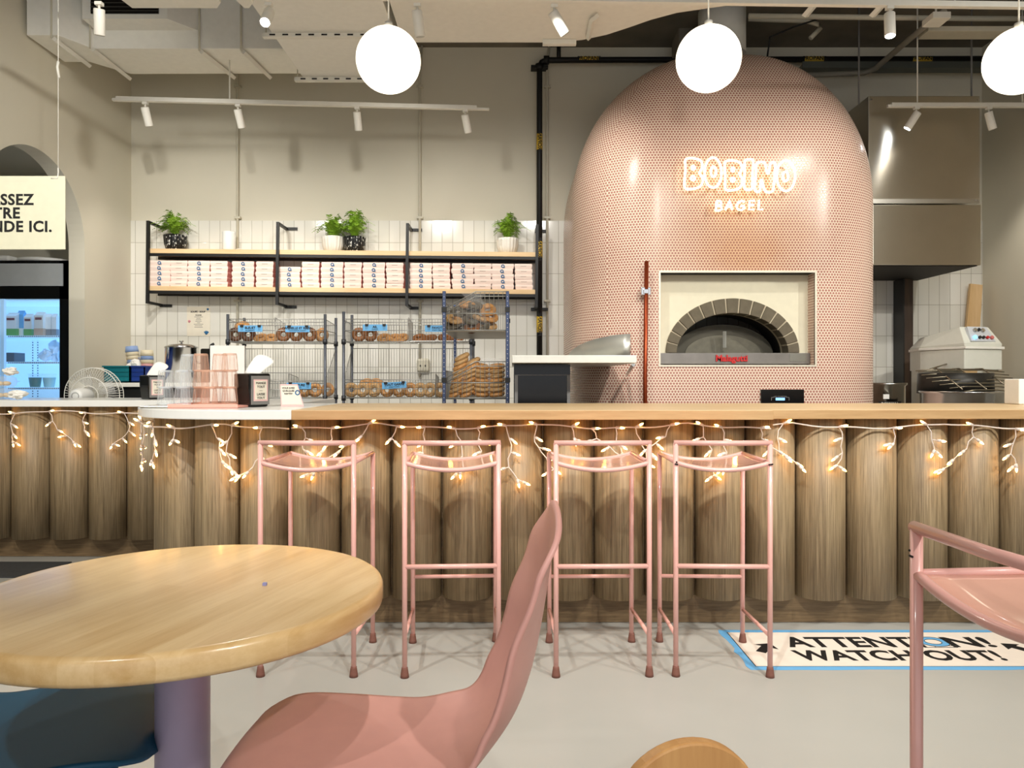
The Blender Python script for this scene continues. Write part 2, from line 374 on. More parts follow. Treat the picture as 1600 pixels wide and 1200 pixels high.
# left wall with the arched opening
cy, cz, R = 5.76, 2.305, .655
pts = [(-3.5, 0), (cy-R, 0)] + [(cy-R*math.cos(PI*i/40), cz+R*math.sin(PI*i/40)) for i in range(41)] + [(cy+R, 0), (BW, 0), (BW, CZ), (-3.5, CZ)]
struct(MB().xprism(pts, LW-.135, LW).build('wall_left', cream))
# the small room behind the arch
struct(MB().box(-5.7, LW-.136, 7.7, 7.8, 0, 3.3).build('wall_alcove_back', cream))
struct(MB().box(-5.8, -5.7, 4.2, 7.8, 0, 3.3).build('wall_alcove_left', cream))
struct(MB().box(-5.8, LW-.136, 4.1, 4.2, 0, 3.3).build('wall_alcove_front', cream))
struct(MB().box(-5.8, LW-.136, 4.1, 7.8, 3.3, 3.38).build('ceiling_alcove', cream))

# ================================================================== ducts and ceiling services
zc = 3.75
A = [(-3.6, 5.60), (X(90, 5.6), 5.60), (X(145, 5.83), 5.83), (-1.69, 5.83), (-1.69, 6.31), (-3.19, 6.32), (-3.40, 6.08), (-3.6, 6.08)]
d = thing('air_duct', 'wide white painted duct running under the ceiling from the left wall', 'duct', (-2.2, 6.0, zc))
o = MB().prism([(x+2.2, y-6.0) for x, y in A], 0, CZ-zc-.01).build('duct_body', duct_m, d, bevel=.004)
b = MB(); x0, x1 = X(140, 5.65)+2.2, X(262, 5.65)+2.2; zg = 3.89-zc
n = len(b.v); b.prism([(x0-.05, -.36), (x1+.0, -.36), (x1+.16, -.16), (x0-.05, -.16)], zg, CZ-zc-.02)
b.build('grille_box', duct_m, d)
gz0 = Z(22, 5.64)-zc
g = MB().box(x0+.02, x1-.06, -.372, -.361, gz0, CZ-zc-.03).build('grille', blackg, d)
g2 = MB()
for k in range(7): g2.box(x0+.02, x1-.06, -.376, -.372, gz0+.015+k*.03, gz0+.021+k*.03)
g2.build('louvre', mat('louvre', (60, 58, 54), .6), g)
d = thing('air_duct', 'flat white duct running toward the back wall behind the left globe', 'duct', (-1.3, 5.6, 3.6))
MB().prism([(X(475, 6.05)+1.3, .45), (X(640, 6.05)+1.3, .45), (X(640, 6.05)+1.3, -1.6), (X(475, 6.05)+1.3, -1.6)], 0, .14).build('duct_body', duct_m, d, bevel=.004)
b = MB()
for yy in (.42, -.35):
    b.box(-.43, .45, yy-.02, yy+.02, -.03, -.001)
o = b.build('support_channel', white, d)
b = MB()
for yy in (.42, -.35):
    for k in range(9): b.box(-.38+k*.09, -.34+k*.09, yy-.023, yy-.0205, -.021, -.011)
b.build('slot', ink, o)
b = MB()
for yy in (.42, -.35):
    for xx in (-.41, .43): b.cyl((xx, yy, -.03), (xx, yy, CZ-3.6), .005, 6)
b.build('hanger_rod', conduit, d)
back = [(1.38, 4.86), (1.25, 4.90), (1.08, 4.955), (.93, 5.05), (.80, 5.16), (.66, 5.27), (.5, 5.35), (.32, 5.39), (-.78, 5.39)]
d = thing('air_duct', 'broad cream duct sweeping in a curve above the bakery shelves', 'duct', (0, 5, 3.6))
MB().prism([(-.78, -.3), (1.38, -.3)]+[(x, y-5) for x, y in back], 0, .3).build('duct_body', mat('duct_cream', (238, 234, 224), .55), d, bevel=.003)
b = MB()
b.tube([(X(932, 5.0), -.05, -.02), (X(925, 5.0), .0, -.02), (X(921, 5.2), .28, -.02)], .018, 4)
b.box(X(848, 5.35), X(900, 5.35), .33, .37, -.035, -.001)
b.build('support_channel', white, d)
# strap hangers on the left duct
for k, (xa, ya, xb, yb) in enumerate(((85, 5.62, 140, 6.1), (145, 5.8, 203, 6.36), (315, 5.84, 366, 6.34), (380, 5.84, 422, 6.34))):
    s_ = thing('duct_hanger', ['white strap hanger at the left end of the wide duct', 'white strap hanger beside the black duct grille', 'slotted white hanger above the wall conduit', 'white strap hanger near the bright ceiling lamp'][k], 'hanger', (X(xa, ya), ya, zc-.02))
    b = MB(); dx, dy = X(xb, yb)-X(xa, ya), yb-ya
    b.tube([(0, 0, 0), (dx, dy, 0)], .02, 4); b.build('channel', white, s_)
    MB().tube([(-.01, -.02, 0), (-.01, -.02, CZ-zc)], .008, 6).build('rod', conduit, s_)
# panels above
for xa, xb, lab in ((187, 352, 'white flat ceiling panel above the left duct grille'), (362, 402, 'white flat ceiling panel beside the bright lamp')):
    tag(MB().prism([(X(xa, 4.75), 4.4), (X(xb, 4.75), 4.4), (X(xb, 4.79), 4.72), (X(xb, 4.79)-.05, 4.79), (X(xa, 4.79)+.08, 4.79)], 3.55, 3.60).build('ceiling_panel', white, bevel=.004), lab, 'panel')
# flue of the oven
tag(MB().cyl((X(1128, 6.5), 6.5, 3.98), (X(1128, 6.5), 6.5, CZ), .2, 32).build('flue_pipe', duct_m), 'pale round flue rising from the oven dome to the ceiling', 'flue')
tag(MB().box(X(1057, 6.9), X(1094, 6.9), 6.8, 7.1, 4.2, CZ-.001).build('concrete_pier', ceil_m), 'grey concrete block at the ceiling behind the middle globe', 'pier')
# propane pipe
def pipe_run(name, pts, r, m, label, cat, seg=10):
    return tag(MB().tube(pts, r, seg).build(name, m), label, cat)
gp = thing('gas_pipe', 'black gas pipe with yellow labels along the top of the back wall', 'pipe', (0, 0, 0))
yp = 7.1; zp = Z(94, yp); xv = X(843, yp)
MB().tube([(xv, yp, Z(572, yp)), (xv, yp, zp-.06), (xv+.02, yp, zp-.02), (xv+.06, yp, zp), (RW-.02, yp, Z(92, yp))], .027, 12).build('pipe', pipe_b, gp)
b = MB(); b.cyl((xv, yp, zp-.09), (xv, yp, zp-.04), .04, 12); b.cyl((xv+.04, yp, zp), (xv+.09, yp, zp), .04, 12)
for zz in (Z(104, yp), Z(483, yp)): b.box(xv-.08, xv+.08, yp-.01, BW-.013, zz-.012, zz+.012)
b.tube([(X(873, yp), yp, zp), (X(873, yp), yp, CZ-.001)], .02, 8)
b.build('fitting', pipe_b, gp)
MB().cyl((xv, yp, Z(572, yp)-.12), (xv, yp, Z(572, yp)), .035, 12).build('valve', mat('brass', (170, 130, 60), .35, .8), gp)
for px, v in ((920, 0), (1271, 0), (1440, 0), (222, 1), (390, 1), (507, 1)):
    if v:
        zz = Z(px, yp); lb = MB().lathe([(.0285, -.075), (.0285, .075)], (xv, yp, zz), 16).build('pipe_label', label_y, gp)
        text('lettering', 'PROPANE', .05, ink, lb, (xv, yp-.0292, zz), (0, -PI/2, -PI/2), .001, .0004)
    else:
        xx = X(px, yp); lb = MB().lathe([(.0285, -.09), (.0285, .09)], (xx, yp, Z(93, yp)), 16, axis='X').build('pipe_label', label_y, gp)
        text('lettering', 'PROPANE', .05, ink, lb, (xx, yp-.0292, Z(93, yp)), (PI/2, 0, 0), .001, .0004)
# conduits on the wall
for px, ytop, lab in ((371, 120, 'thin cream conduit down the wall above the small white speaker'), (656, 118, 'thin cream conduit down the wall beside the third shelf bracket'), (855, 100, 'cream conduit down the wall right beside the black gas pipe')):
    t = thing('wall_conduit', lab, 'conduit', (X(px, 7.16), 7.16, 0))
    MB().tube([(0, 0, Z(590, 7.16)), (0, 0, Z(ytop, 7.16)), (.02, 0, CZ-.002)], .012, 8).build('pipe', conduit, t)
    b = MB()
    for yy in (135, 340, 470): b.box(-.03, .03, -.014, .026, Z(yy, 7.16)-.01, Z(yy, 7.16)+.01)
    b.build('clip', conduit, t)
    b = MB()
# socket box under rack
t = thing('junction_box', 'cream rounded electrical box on the tiles behind the middle bagel rack', 'socket box', (X(661, 7.15), 7.17, Z(570, 7.15)))
MB().box(-.06, .06, -.03, .015, -.07, .06).build('box_body', conduit, t, bevel=.02)
MB().box(-.03, -.018, -.033, -.031, -.02, .0).box(.018, .03, -.033, -.031, -.02, 0).build('outlet_hole', ink, t)
# cable trays / pipes at upper right
def rt(name, lab, cat, pts, r, m, seg=8, flat=1): return tag(MB().tube(pts, r, seg, flat=flat).build(name, m), lab, cat)
rt('ceiling_pipe', 'long white pipe across the ceiling right of the oven flue', 'pipe', [(X(1170, 6.2), 6.2, Z(25, 6.2)), (X(1520, 6.2), 6.2, Z(29, 6.2)), (RW-.02, 6.2, Z(29, 6.2))], .022, conduit)
rt('ceiling_pipe', 'white pipe ending in a downward bend above the oven dome', 'pipe', [(X(1170, 6.5), 6.5, Z(30, 6.5)), (X(1260, 6.5), 6.5, Z(33, 6.5)), (X(1278, 6.5), 6.5, Z(38, 6.5)), (X(1282, 6.5), 6.5, Z(44, 6.5)), (X(1266, 6.5), 6.5, Z(60, 6.5))], .02, conduit)
rt('diagonal_conduit', 'pale conduit slanting down from the ceiling to behind the oven dome', 'conduit', [(X(1475, 5.6), 5.6, Z(18, 5.6)), (X(1420, 6.2), 6.2, Z(62, 6.2)), (X(1368, 6.8), 6.8, Z(107, 6.8)), (X(1350, 6.9), 6.9, Z(114, 6.9)), (X(1250, 6.9), 6.9, Z(118, 6.9))], .024, mat('conduit_grey', (150, 146, 134), .5))
rt('black_cable', 'thin black cable looping over the top of the oven dome', 'cable', [(X(1285, 6.4), 6.4, Z(28, 6.4)), (X(1240, 6.5), 6.5, Z(42, 6.5)), (X(1203, 6.6), 6.6, Z(58, 6.6)), (X(1199, 6.6), 6.6, Z(88, 6.6))], .008, black, 6)
tag(MB().box(X(1250, 7.0), RW-.02, 6.94, 7.06, Z(110, 7.0), Z(104, 7.0)).box(X(1250, 7.0), RW-.02, 6.94, 6.95, Z(104, 7.0), Z(100, 7.0)).build('cable_tray', mat('tray_grey', (100, 104, 98), .5, .5)), 'grey metal cable tray under the labelled black pipe', 'cable tray')
tag(MB().box(X(1445, 6.0), RW-.03, 5.95, 6.1, Z(53, 6.0), Z(45, 6.0)).build('ceiling_channel', conduit, bevel=.004), 'white channel beside the right globe just under the ceiling', 'channel')
tag(MB().box(X(1452, 5.4), X(1480, 5.4), 5.35, 5.5, Z(33, 5.4), Z(23, 5.4)).cyl((X(1466, 5.4), 5.43, Z(24, 5.4)), (X(1466, 5.4), 5.43, CZ-.001), .008, 6).build('junction_box', white, bevel=.004), 'white square junction box where the ceiling pipes meet', 'junction box')
for px, lab in ((1342, 'thin steel rod holding the left edge of the hood'), (1518, 'thin steel rod holding the right edge of the hood')):
    rt('hood_rod', lab, 'rod', [(X(px, 6.4), 6.4, 3.53), (X(px, 6.4), 6.4, CZ-.002)], .008, greym, 6)
for px, Y, lab in ((1262, 5.3, 'slotted white bracket above the oven dome'), (1368, 5.2, 'white bracket beside the lit middle ceiling spotlight')):
    tag(MB().tube([(X(px+12, Y), Y-.1, Z(6, Y)), (X(px, Y), Y+.05, Z(20, Y))], .03, 4, flat=.4).tube([(X(px+12, Y), Y-.1, Z(6, Y)), (X(px+12, Y), Y-.1, CZ-.002)], .006, 6).build('ceiling_bracket', white), lab, 'bracket')

# ================================================================== track lighting
def track(label, xa, ya, xb, yb, z, rods, ztop=CZ):
    t = thing('light_track', label, 'track', ((xa+xb)/2, (ya+yb)/2, z))
    cx_, cy_ = (xa+xb)/2, (ya+yb)/2; L_ = math.hypot(xb-xa, yb-ya)/2; t.rotation_euler.z = math.atan2(yb-ya, xb-xa)
    MB().box(-L_, L_, -.018, .018, 0, .034).box(-L_-.03, -L_+.001, -.014, .014, 0, .02).box(L_-.001, L_+.1, -.014, .014, 0, .016).build('rail', white, t, bevel=.002)
    for r_ in rods:
        MB().cyl((r_, 0, .034), (r_, 0, ztop-z-.002), .006, 6).build('hanger_rod', white, t)
    return t
ZT = 3.40
T1 = track('white track rail across the top in front of the globes cords', -2.75, 4.33, 3.2, 4.49, ZT, (-2.2, -.6, .9, 2.4))
T2 = track('white track rail above the box shelves on the left', X(182, 5.98), 5.98, X(745, 6.18), 6.18, ZT, (-.55,), zc)
T3 = track('white track rail in front of the steel hood', X(1392, 6.12), 6.12, 4.4, 6.12, ZT, (-.45, .4))
def spotlight(label, x, y, tilt_x, tilt_y, lit=False, s=1.0, aim=None, energy=0):
    t = thing('track_spotlight', label, 'spotlight', (x, y, ZT))
    MB().box(-.02, .02, -.016, .016, -.02, -.001).cyl((0, 0, -.02), (0, 0, -.055), .007, 8).build('adapter', white, t)
    d = Vector((math.sin(tilt_x), math.sin(tilt_y), -1)).normalized()
    c = Vector((0, 0, -.06)); a = c-d*.02*s; e = c+d*.125*s
    MB().tube([a, a+d*.004, e-d*.003, e], [.026*s, .031*s, .031*s, .029*s], 20).build('lamp_head', white, t, bevel=.0015)
    MB().tube([e, e+d*.001], .026*s, 16).build('lens', lampon if lit else mat('lens_off', (180, 178, 170), .3), t)
    if energy:
        spot('lamp_light', Vector((x, y, ZT))+e+d*.02, aim, energy, 75, .8, .03, (1, .93, .82), t)
    return t
sp = [(155, 4.41, 'first white spotlight on the front rail, near the sign wire', .12, -.3, 0, (-3.2, 7, 1.6)),
      (655, 4.43, 'white spotlight just right of the left globe', .2, .25, 0, None),
      (872, 4.44, 'white spotlight tilted rightward near the slotted bracket', .75, .3, 0, None)]
spotlight(sp[0][2], X(155, 4.41), 4.41, -.15, .3)
spotlight('brightly lit spotlight pointing at the viewer above the left ducts', X(420, 4.42), 4.42, .05, -1.1, True, 1, (-.9, 1.6, .4), 25)
spotlight(sp[1][2], X(652, 4.43), 4.43, .12, .25)
spotlight(sp[2][2], X(866, 4.44), 4.44, .75, .3)
spotlight('lit spotlight pointing down right of the oven dome', X(1390, 4.46), 4.46, -.05, -.15, True, 1, (2.2, 4.1, 0), 30)
spotlight('first white spotlight on the rail over the box shelves', X(227, 6.0), 6.0, .05, .5, False, 1, (X(230, 7), 7.1, 1.7), 20)
spotlight('second white spotlight on the rail over the box shelves', X(372, 6.05), 6.05, .12, .5, False, 1, (X(390, 7), 7.1, 1.7), 20)
spotlight('third white spotlight on the rail over the box shelves', X(558, 6.11), 6.11, .02, .5, False, 1, (X(560, 7), 7.1, 1.7), 20)
spotlight('fourth white spotlight on the rail over the box shelves', X(727, 6.17), 6.17, .2, .5, False, 1, (X(740, 7), 7.1, 1.7), 20)
spotlight('lit spotlight shining on the steel hood', X(1432, 6.11), 6.11, -.6, .3, True, 1, (X(1400, 6.9), 7.0, 1.6), 20)
spotlight('white spotlight on the rail near the right globe', X(1545, 6.11), 6.11, .35, .1, False, 1, (4.45, 6.5, 1.7), 22)
# globes
for px, py, lab in ((607, 94, 'glowing white globe pendant hanging over the left bar end'), (1107, 92, 'glowing white globe pendant in front of the oven dome'), (1592, 95, 'glowing white globe pendant at the far right edge')):
    Y = 3.72; t = thing('globe_pendant', lab, 'pendant lamp', (X(px, Y), Y, Z(py, Y)), group='globe pendants over the bar')
    MB().sphere((0, 0, 0), .158, 40, 28).build('globe', globe_m, t)
    MB().cyl((0, 0, .155), (0, 0, .185), .02, 16).build('cap', white, t)
    MB().cyl((0, 0, .18), (0, 0, CZ-Z(py, Y)-.001), .004, 8).build('cord', white, t)
# hanging sign
sy = 4.6
t = thing('hanging_sign', 'cream hanging sign with bold black French lettering in front of the arch', 'sign', (-2.72, sy, Z(390, sy)))
hs = Z(275, sy)-Z(390, sy)
MB().box(-1.12, 0, -.004, .004, 0, hs).build('board', signm, t, bevel=.003)
for s_, pxr, py in (('PASSEZ', 53, 313), ('VOTRE', 32, 334), ('COMMANDE ICI.', 82, 355)):
    text('lettering', s_, .092, ink, t, (X(pxr, sy)+2.72, -.0052, Z(py, sy)-Z(390, sy)), bold=.0026, align='RIGHT', space=1.08)
b = MB(); xw = X(91, sy)+2.72
b.cyl((xw, 0, hs-.01), (xw, 0, CZ-Z(390, sy)-.002), .0025, 6); b.tube([(xw-.04, -.006, hs-.015), (xw, -.006, hs-.015), (xw, 0, hs+.02), (xw, 0, hs+.05)], .004, 6)
b.tube([(xw+.005, 0, Z(122, sy)-Z(390, sy)), (xw-.006, 0, Z(105, sy)-Z(390, sy)), (xw, 0, Z(96, sy)-Z(390, sy))], .008, 6)
b.cyl((-1.05, 0, hs-.01), (-1.05, 0, CZ-Z(390, sy)-.002), .0025, 6)
b.build('hanging_wire', white, t)

# ================================================================== bakery oven
OX, OYc, ow, of_, orr, ob = 1.694, 6.304, 1.203, 5.6, .59, 7.185
z0, H, PW, PY_ = 2.572, 1.26, 2.103, 2.624
ox0, ox1, oz0, oz1 = 1.101, 2.245, 1.304, 1.988
def contour():
    L = []; xl, xr = OX-ow, OX+ow
    for i in range(7): L.append((xl, ob+(of_+orr-ob)*i/6, 0))
    for i in range(1, 12): a = PI-PI/2*i/12; L.append((xl+orr+orr*math.cos(a), of_+orr-orr*math.sin(a), 0 if i < 7 else 1))
    fx = [xl+orr, ox0, 1.3, 1.5, OX, 1.85, 2.05, ox1, xr-orr]
    L += [(x, of_, 1) for x in fx]
    for i in range(1, 12): a = PI/2-PI/2*i/12; L.append((xr-orr+orr*math.cos(a), of_+orr-orr*math.sin(a), 1 if i < 6 else 2))
    for i in range(7): L.append((xr, of_+orr+(ob-of_-orr)*i/6, 2))
    return L
ct = contour(); S = [0]
for i in range(1, len(ct)): S.append(S[-1]+math.hypot(ct[i][0]-ct[i-1][0], ct[i][1]-ct[i-1][1]))
s_mid = S[[i for i, c in enumerate(ct) if abs(c[0]-OX) < 1e-6][0]]
rows = [(0, 1, 1), (.6, 1, 1), (oz0, 1, 1), (1.65, 1, 1), (oz1, 1, 1), (2.25, 1, 1), (z0, 1, 1)]
for i in range(1, 41):
    sn = math.sin(PI/2*i/40); rows.append((z0+H*sn, max(0, 1-sn**PW)**(1/PW), max(0, 1-sn**PY_)**(1/PY_)))
b = MB(); vv = 0; V = []; py_ = of_
for k, (z, g, gy) in enumerate(rows):
    yf = OYc+(of_-OYc)*gy
    if k: vv += math.hypot(z-rows[k-1][0], yf-py_)
    py_ = yf; V.append(vv)
    for (x, y, r_) in ct: b.v.append((OX+(x-OX)*g, OYc+(y-OYc)*gy, z))
nC = len(ct)
for k in range(len(rows)-1):
    for i in range(nC-1):
        (xa, ya, ra), (xb, yb, rb) = ct[i], ct[i+1]
        if ra == 1 and rb == 1 and k in (2, 3) and xa >= ox0-1e-6 and xb <= ox1+1e-6: continue
        q = (k*nC+i, k*nC+i+1, (k+1)*nC+i+1, (k+1)*nC+i)
        g0, g1 = rows[k][1], rows[k+1][1]; v0, v1 = V[k], V[k+1]
        if ra == 1 and rb == 1:
            uv = [(s_mid+(S[i]-s_mid)*g0, v0), (s_mid+(S[i+1]-s_mid)*g0, v0), (s_mid+(S[i+1]-s_mid)*g1, v1), (s_mid+(S[i]-s_mid)*g1, v1)]
        else:
            c_ = S[12] if ra != 2 and rb != 2 else S[-13]
            # side tiling follows its own direction, so a seam shows at the corner as in the mosaic
            uv = [(5+(S[i]-c_)*g0, v0), (5+(S[i+1]-c_)*g0, v0), (5+(S[i+1]-c_)*g1, v1), (5+(S[i]-c_)*g1, v1)]
        b.face(q, True, 0, uv)
oven = thing('bakery_oven', 'huge domed oven clad in pink penny tiles with brick arched mouth', 'oven', (0, 0, 0))
b.build('tiled_body', pen, oven)
nd = .16
b = MB()
def q4(p, uvs): n = len(b.v); b.v.extend(p); b.face((n, n+1, n+2, n+3), False, 0, uvs)
q4([(ox1, of_, oz0), (ox1, of_, oz1), (ox1, of_+nd, oz1), (ox1, of_+nd, oz0)], [(0, 0), (0, oz1-oz0), (nd, oz1-oz0), (nd, 0)])
b.build('niche_side', pen, oven); b = MB()
q4([(ox0, of_, oz0), (ox0, of_+nd, oz0), (ox0, of_+nd, oz1), (ox0, of_, oz1)], [(0, 0), (nd, 0), (nd, oz1-oz0), (0, oz1-oz0)])
b.build('niche_side', pen, oven)
b = MB().box(ox0-.0, ox1+.0, of_+.005, of_+.42, oz1, oz1+.01); b.build('niche_ceiling', oven_dark, oven)
MB().box(ox0, ox1, of_, of_+nd, oz0-.01, oz0).build('niche_floor', plaster, oven)
fr = MB(); fw = .014
fr.box(ox0-fw, ox1+fw, of_-.006, of_+.01, oz1, oz1+fw).box(ox0-fw, ox1+fw, of_-.006, of_+.01, oz0-fw, oz0).box(ox0-fw, ox0, of_-.006, of_+.01, oz0, oz1).box(ox1, ox1+fw, of_-.006, of_+.01, oz0, oz1)
fr.build('niche_trim', mat('trim_alu', (222, 214, 196), .4, .3), oven)
# plaster plate with arched cut-out, bricks, mouth
yb_ = of_+nd-.03; ycx = X(1144, yb_); zb = Z(552, yb_); RX, RZ = .508, Z(466, yb_)-zb; rx, rz = .424, Z(489, yb_)-zb
out = [(ox0, zb-.09), (ox0, oz1), (ox1, oz1), (ox1, zb-.09)]
pl = [(ox0, zb), (ox0, oz1), (ox1, oz1), (ox1, zb)] + [(ycx+RX*math.cos(PI*i/36), zb+RZ*math.sin(PI*i/36)) for i in range(37)]
MB().yprism(pl[::-1], yb_, yb_+.03).build('plaster_face', plaster, oven)
mo = MB(); ring = [(ycx+RX*math.cos(PI*i/36), zb+RZ*math.sin(PI*i/36)) for i in range(37)]+[(ycx+rx*math.cos(PI*i/36), zb+rz*math.sin(PI*i/36)) for i in range(36, -1, -1)]
mo.yprism(ring[::-1], yb_-.004, yb_+.16); mo.build('arch_mortar', mortar_m, oven)
nb = 15
for k in range(nb):
    a0, a1 = PI*(k+.06)/nb, PI*(k+.94)/nb; P_ = []
    for j in range(5): a = a0+(a1-a0)*j/4; P_.append((ycx+(RX-.002)*math.cos(a), zb+(RZ-.002)*math.sin(a)))
    for j in range(4, -1, -1): a = a0+(a1-a0)*j/4; P_.append((ycx+(rx-.002)*math.cos(a), zb+(rz-.002)*math.sin(a)))
    MB().yprism(P_[::-1], yb_-.014, yb_+.12).build('arch_brick', brick_m, oven, bevel=.003, bseg=1)
cav = MB(); rws = []
for yy, s_ in ((yb_+.1, 1.0), (yb_+.25, 1.02), (yb_+.42, 1.02)):
    rws.append([(ycx+rx*s_*math.cos(PI*i/24), yy, zb+rz*s_*math.sin(PI*i/24)) for i in range(25)])
cav.grid(rws, True); cav.build('mouth', oven_dark, oven)
MB().box(ycx-rx*1.02, ycx+rx*1.02, yb_+.0, yb_+.45, zb-.02, zb).build('hearth', oven_dark, oven)
dk = mat('oven_door', (84, 80, 68), .55, .3, noise=.15, nscale=8)
dd = MB().yprism([(ycx+.40*math.cos(PI*i/30), zb+.001+.235*math.sin(PI*i/30)) for i in range(31)][::-1], yb_+.26, yb_+.28).build('oven_door', dk, oven)
MB().yprism([(ycx+.30*math.cos(PI*i/30), zb+.002+.15*math.sin(PI*i/30)) for i in range(31)][::-1], yb_+.25, yb_+.26).build('door_plate', mat('door_plate', (110, 106, 92), .5, .3, noise=.15), dd)
MB().tube([(ycx-.018, yb_+.14, zb+.175), (ycx-.012, yb_+.16, zb+.05)], .014, 4).build('door_handle', mat('handle_pale', (205, 205, 196), .35, .4), dd)
zs = Z(569, yb_)
MB().box(ox0+.002, X(1262, yb_), yb_-.05, yb_+.02, zs, zb).build('sill', sill_m, oven, bevel=.002)
MB().box(X(1234, yb_-.05), X(1261, yb_-.05), yb_-.053, yb_-.05, zs+.02, zb-.003).build('sill_plate', steel, oven)
text('script_lettering', 'Malagutti', .066, red_m, oven, (X(1144, 5.66), yb_-.058, (zs+zb)/2+.0), (PI/2, 0, 0), .002, .004)
cp = MB().box(X(1188, 5.6), X(1255, 5.6), of_-.02, of_+.02, 1.0, Z(608.5, 5.6)).build('control_panel', blackg, oven, bevel=.003)
sc_ = MB().box(X(1212, 5.58), X(1226, 5.58), of_-.024, of_-.02, 1.06, Z(625.5, 5.58)).build('display', screen, cp)
b = MB(); xa, xb, za, zb2 = X(1205, 5.58), X(1233, 5.58), 1.04, Z(620.5, 5.58)
b.box(xa, xa+.003, of_-.023, of_-.02, za, zb2).box(xb-.003, xb, of_-.023, of_-.02, za, zb2).box(xa, xa+.02, of_-.023, of_-.02, zb2-.003, zb2).box(xb-.02, xb, of_-.023, of_-.02, zb2-.003, zb2)
b.build('display_frame', greym, cp)
text('lettering', 'LES COMPTES', .016, greym, cp, (X(1219, 5.58), of_-.0225, Z(620, 5.58)))
# copper rod with holder, standing against the tiles
t = thing('oven_rod', 'tall copper coloured rod held upright against the pink tiles', 'rod', (X(1009, 5.52), 5.52, 0))
MB().tube([(0, 0, .0), (-.005, 0, 1.2), (.006, 0, Z(408, 5.52))], .016, 10).build('rod', dome_copper, t)
MB().box(-.035, .035, -.01, .075, Z(461, 5.52), Z(449, 5.52)).box(-.02, .02, -.022, -.01, Z(459, 5.52), Z(452, 5.52)).build('holder', chrome, t, bevel=.003)
# neon sign
NS = thing('neon_sign', 'glowing white neon shop name in bubble letters on the oven dome', 'neon sign', (X(1155, 5.55), 5.53, Z(290, 5.55)))
def npt(u, v): px, py = 1040+u/6.957, 230+v/6.957; return (X(px, 5.55)-NS.location.x, 0, Z(py, 5.55)-NS.location.z)
def catm(P_, closed=True, n=5):
    out = []; m = len(P_)
    for i in range(m if closed else m-1):
        p0, p1, p2, p3 = (P_[(i-1) % m], P_[i], P_[(i+1) % m], P_[(i+2) % m]) if closed else (P_[max(i-1, 0)], P_[i], P_[i+1], P_[min(i+2, m-1)])
        for k in range(n):
            t = k/n; out.append(tuple(.5*((2*p1[j])+(-p0[j]+p2[j])*t+(2*p0[j]-5*p1[j]+4*p2[j]-p3[j])*t*t+(-p0[j]+3*p1[j]-3*p2[j]+p3[j])*t**3) for j in range(len(p1))))
    if not closed: out.append(P_[-1])
    return out
def ell(cx, cy, a, b_, n=24): return [(cx+a*math.cos(2*PI*i/n), cy+b_*math.sin(2*PI*i/n)) for i in range(n)]
big = [('B', [catm([(205, 160), (225, 133), (300, 130), (370, 152), (392, 200), (382, 250), (360, 290), (390, 335), (393, 390), (360, 440), (290, 460), (225, 463), (198, 435), (200, 350), (208, 250)]), ell(293, 233, 17, 20), ell(290, 345, 20, 22)]),
       ('O', [ell(508, 285, 92, 163, 32), ell(512, 275, 28, 56)]),
       ('B', [catm([(635, 190), (655, 160), (720, 154), (790, 172), (820, 215), (812, 262), (795, 300), (820, 345), (822, 400), (795, 448), (735, 473), (665, 476), (637, 448), (640, 350), (636, 270)]), ell(722, 252, 15, 20), ell(721, 362, 20, 20)]),
       ('I', [catm([(850, 175), (868, 145), (925, 142), (943, 172), (935, 300), (932, 440), (908, 470), (865, 468), (845, 435), (850, 300)])]),
       ('N', [catm([(975, 200), (995, 175), (1040, 168), (1070, 190), (1092, 285), (1112, 285), (1125, 200), (1150, 172), (1182, 190), (1175, 300), (1162, 450), (1140, 492), (1098, 497), (1065, 470), (1040, 375), (1025, 375), (1018, 470), (993, 494), (963, 478), (958, 430), (972, 300)])]),
       ('O', [ell(1297, 318, 100, 166, 32), ell(1292, 326, 28, 52)])]
for ch, paths in big:
    b = MB()
    for P_ in paths: b.tube([npt(*p) for p in P_], .0088, 8, closed=True)
    b.build('letter', neon_m, NS)
small = [[[(548, 590), (536, 698)], [(548, 590), (592, 596), (598, 620), (585, 638), (545, 642)], [(545, 642), (600, 655), (603, 680), (575, 696), (536, 698)]],
         [[(640, 690), (664, 640), (688, 585), (703, 640), (715, 690)], [(658, 655), (708, 655)]],
         [[(850, 600), (815, 590), (778, 612), (760, 650), (777, 683), (820, 690), (850, 665), (848, 645), (806, 648)]],
         [[(960, 590), (905, 590), (897, 685), (955, 685)], [(902, 635), (950, 635)]], [[(1005, 580), (1000, 685), (1048, 683)]]]
for st in small:
    b = MB()
    for P_ in st: b.tube([npt(*p) for p in P_], .0085, 8)
    b.build('letter', neon_m, NS)
b = MB()
for u, v in ((230, 300), (500, 440), (730, 470), (890, 300), (1000, 480), (1290, 480), (550, 640), (820, 690), (1010, 640)):
    p = npt(u, v); b.cyl((p[0], .005, p[2]), (p[0], .068, p[2]), .004, 6)
b.build('standoff', chrome, NS)

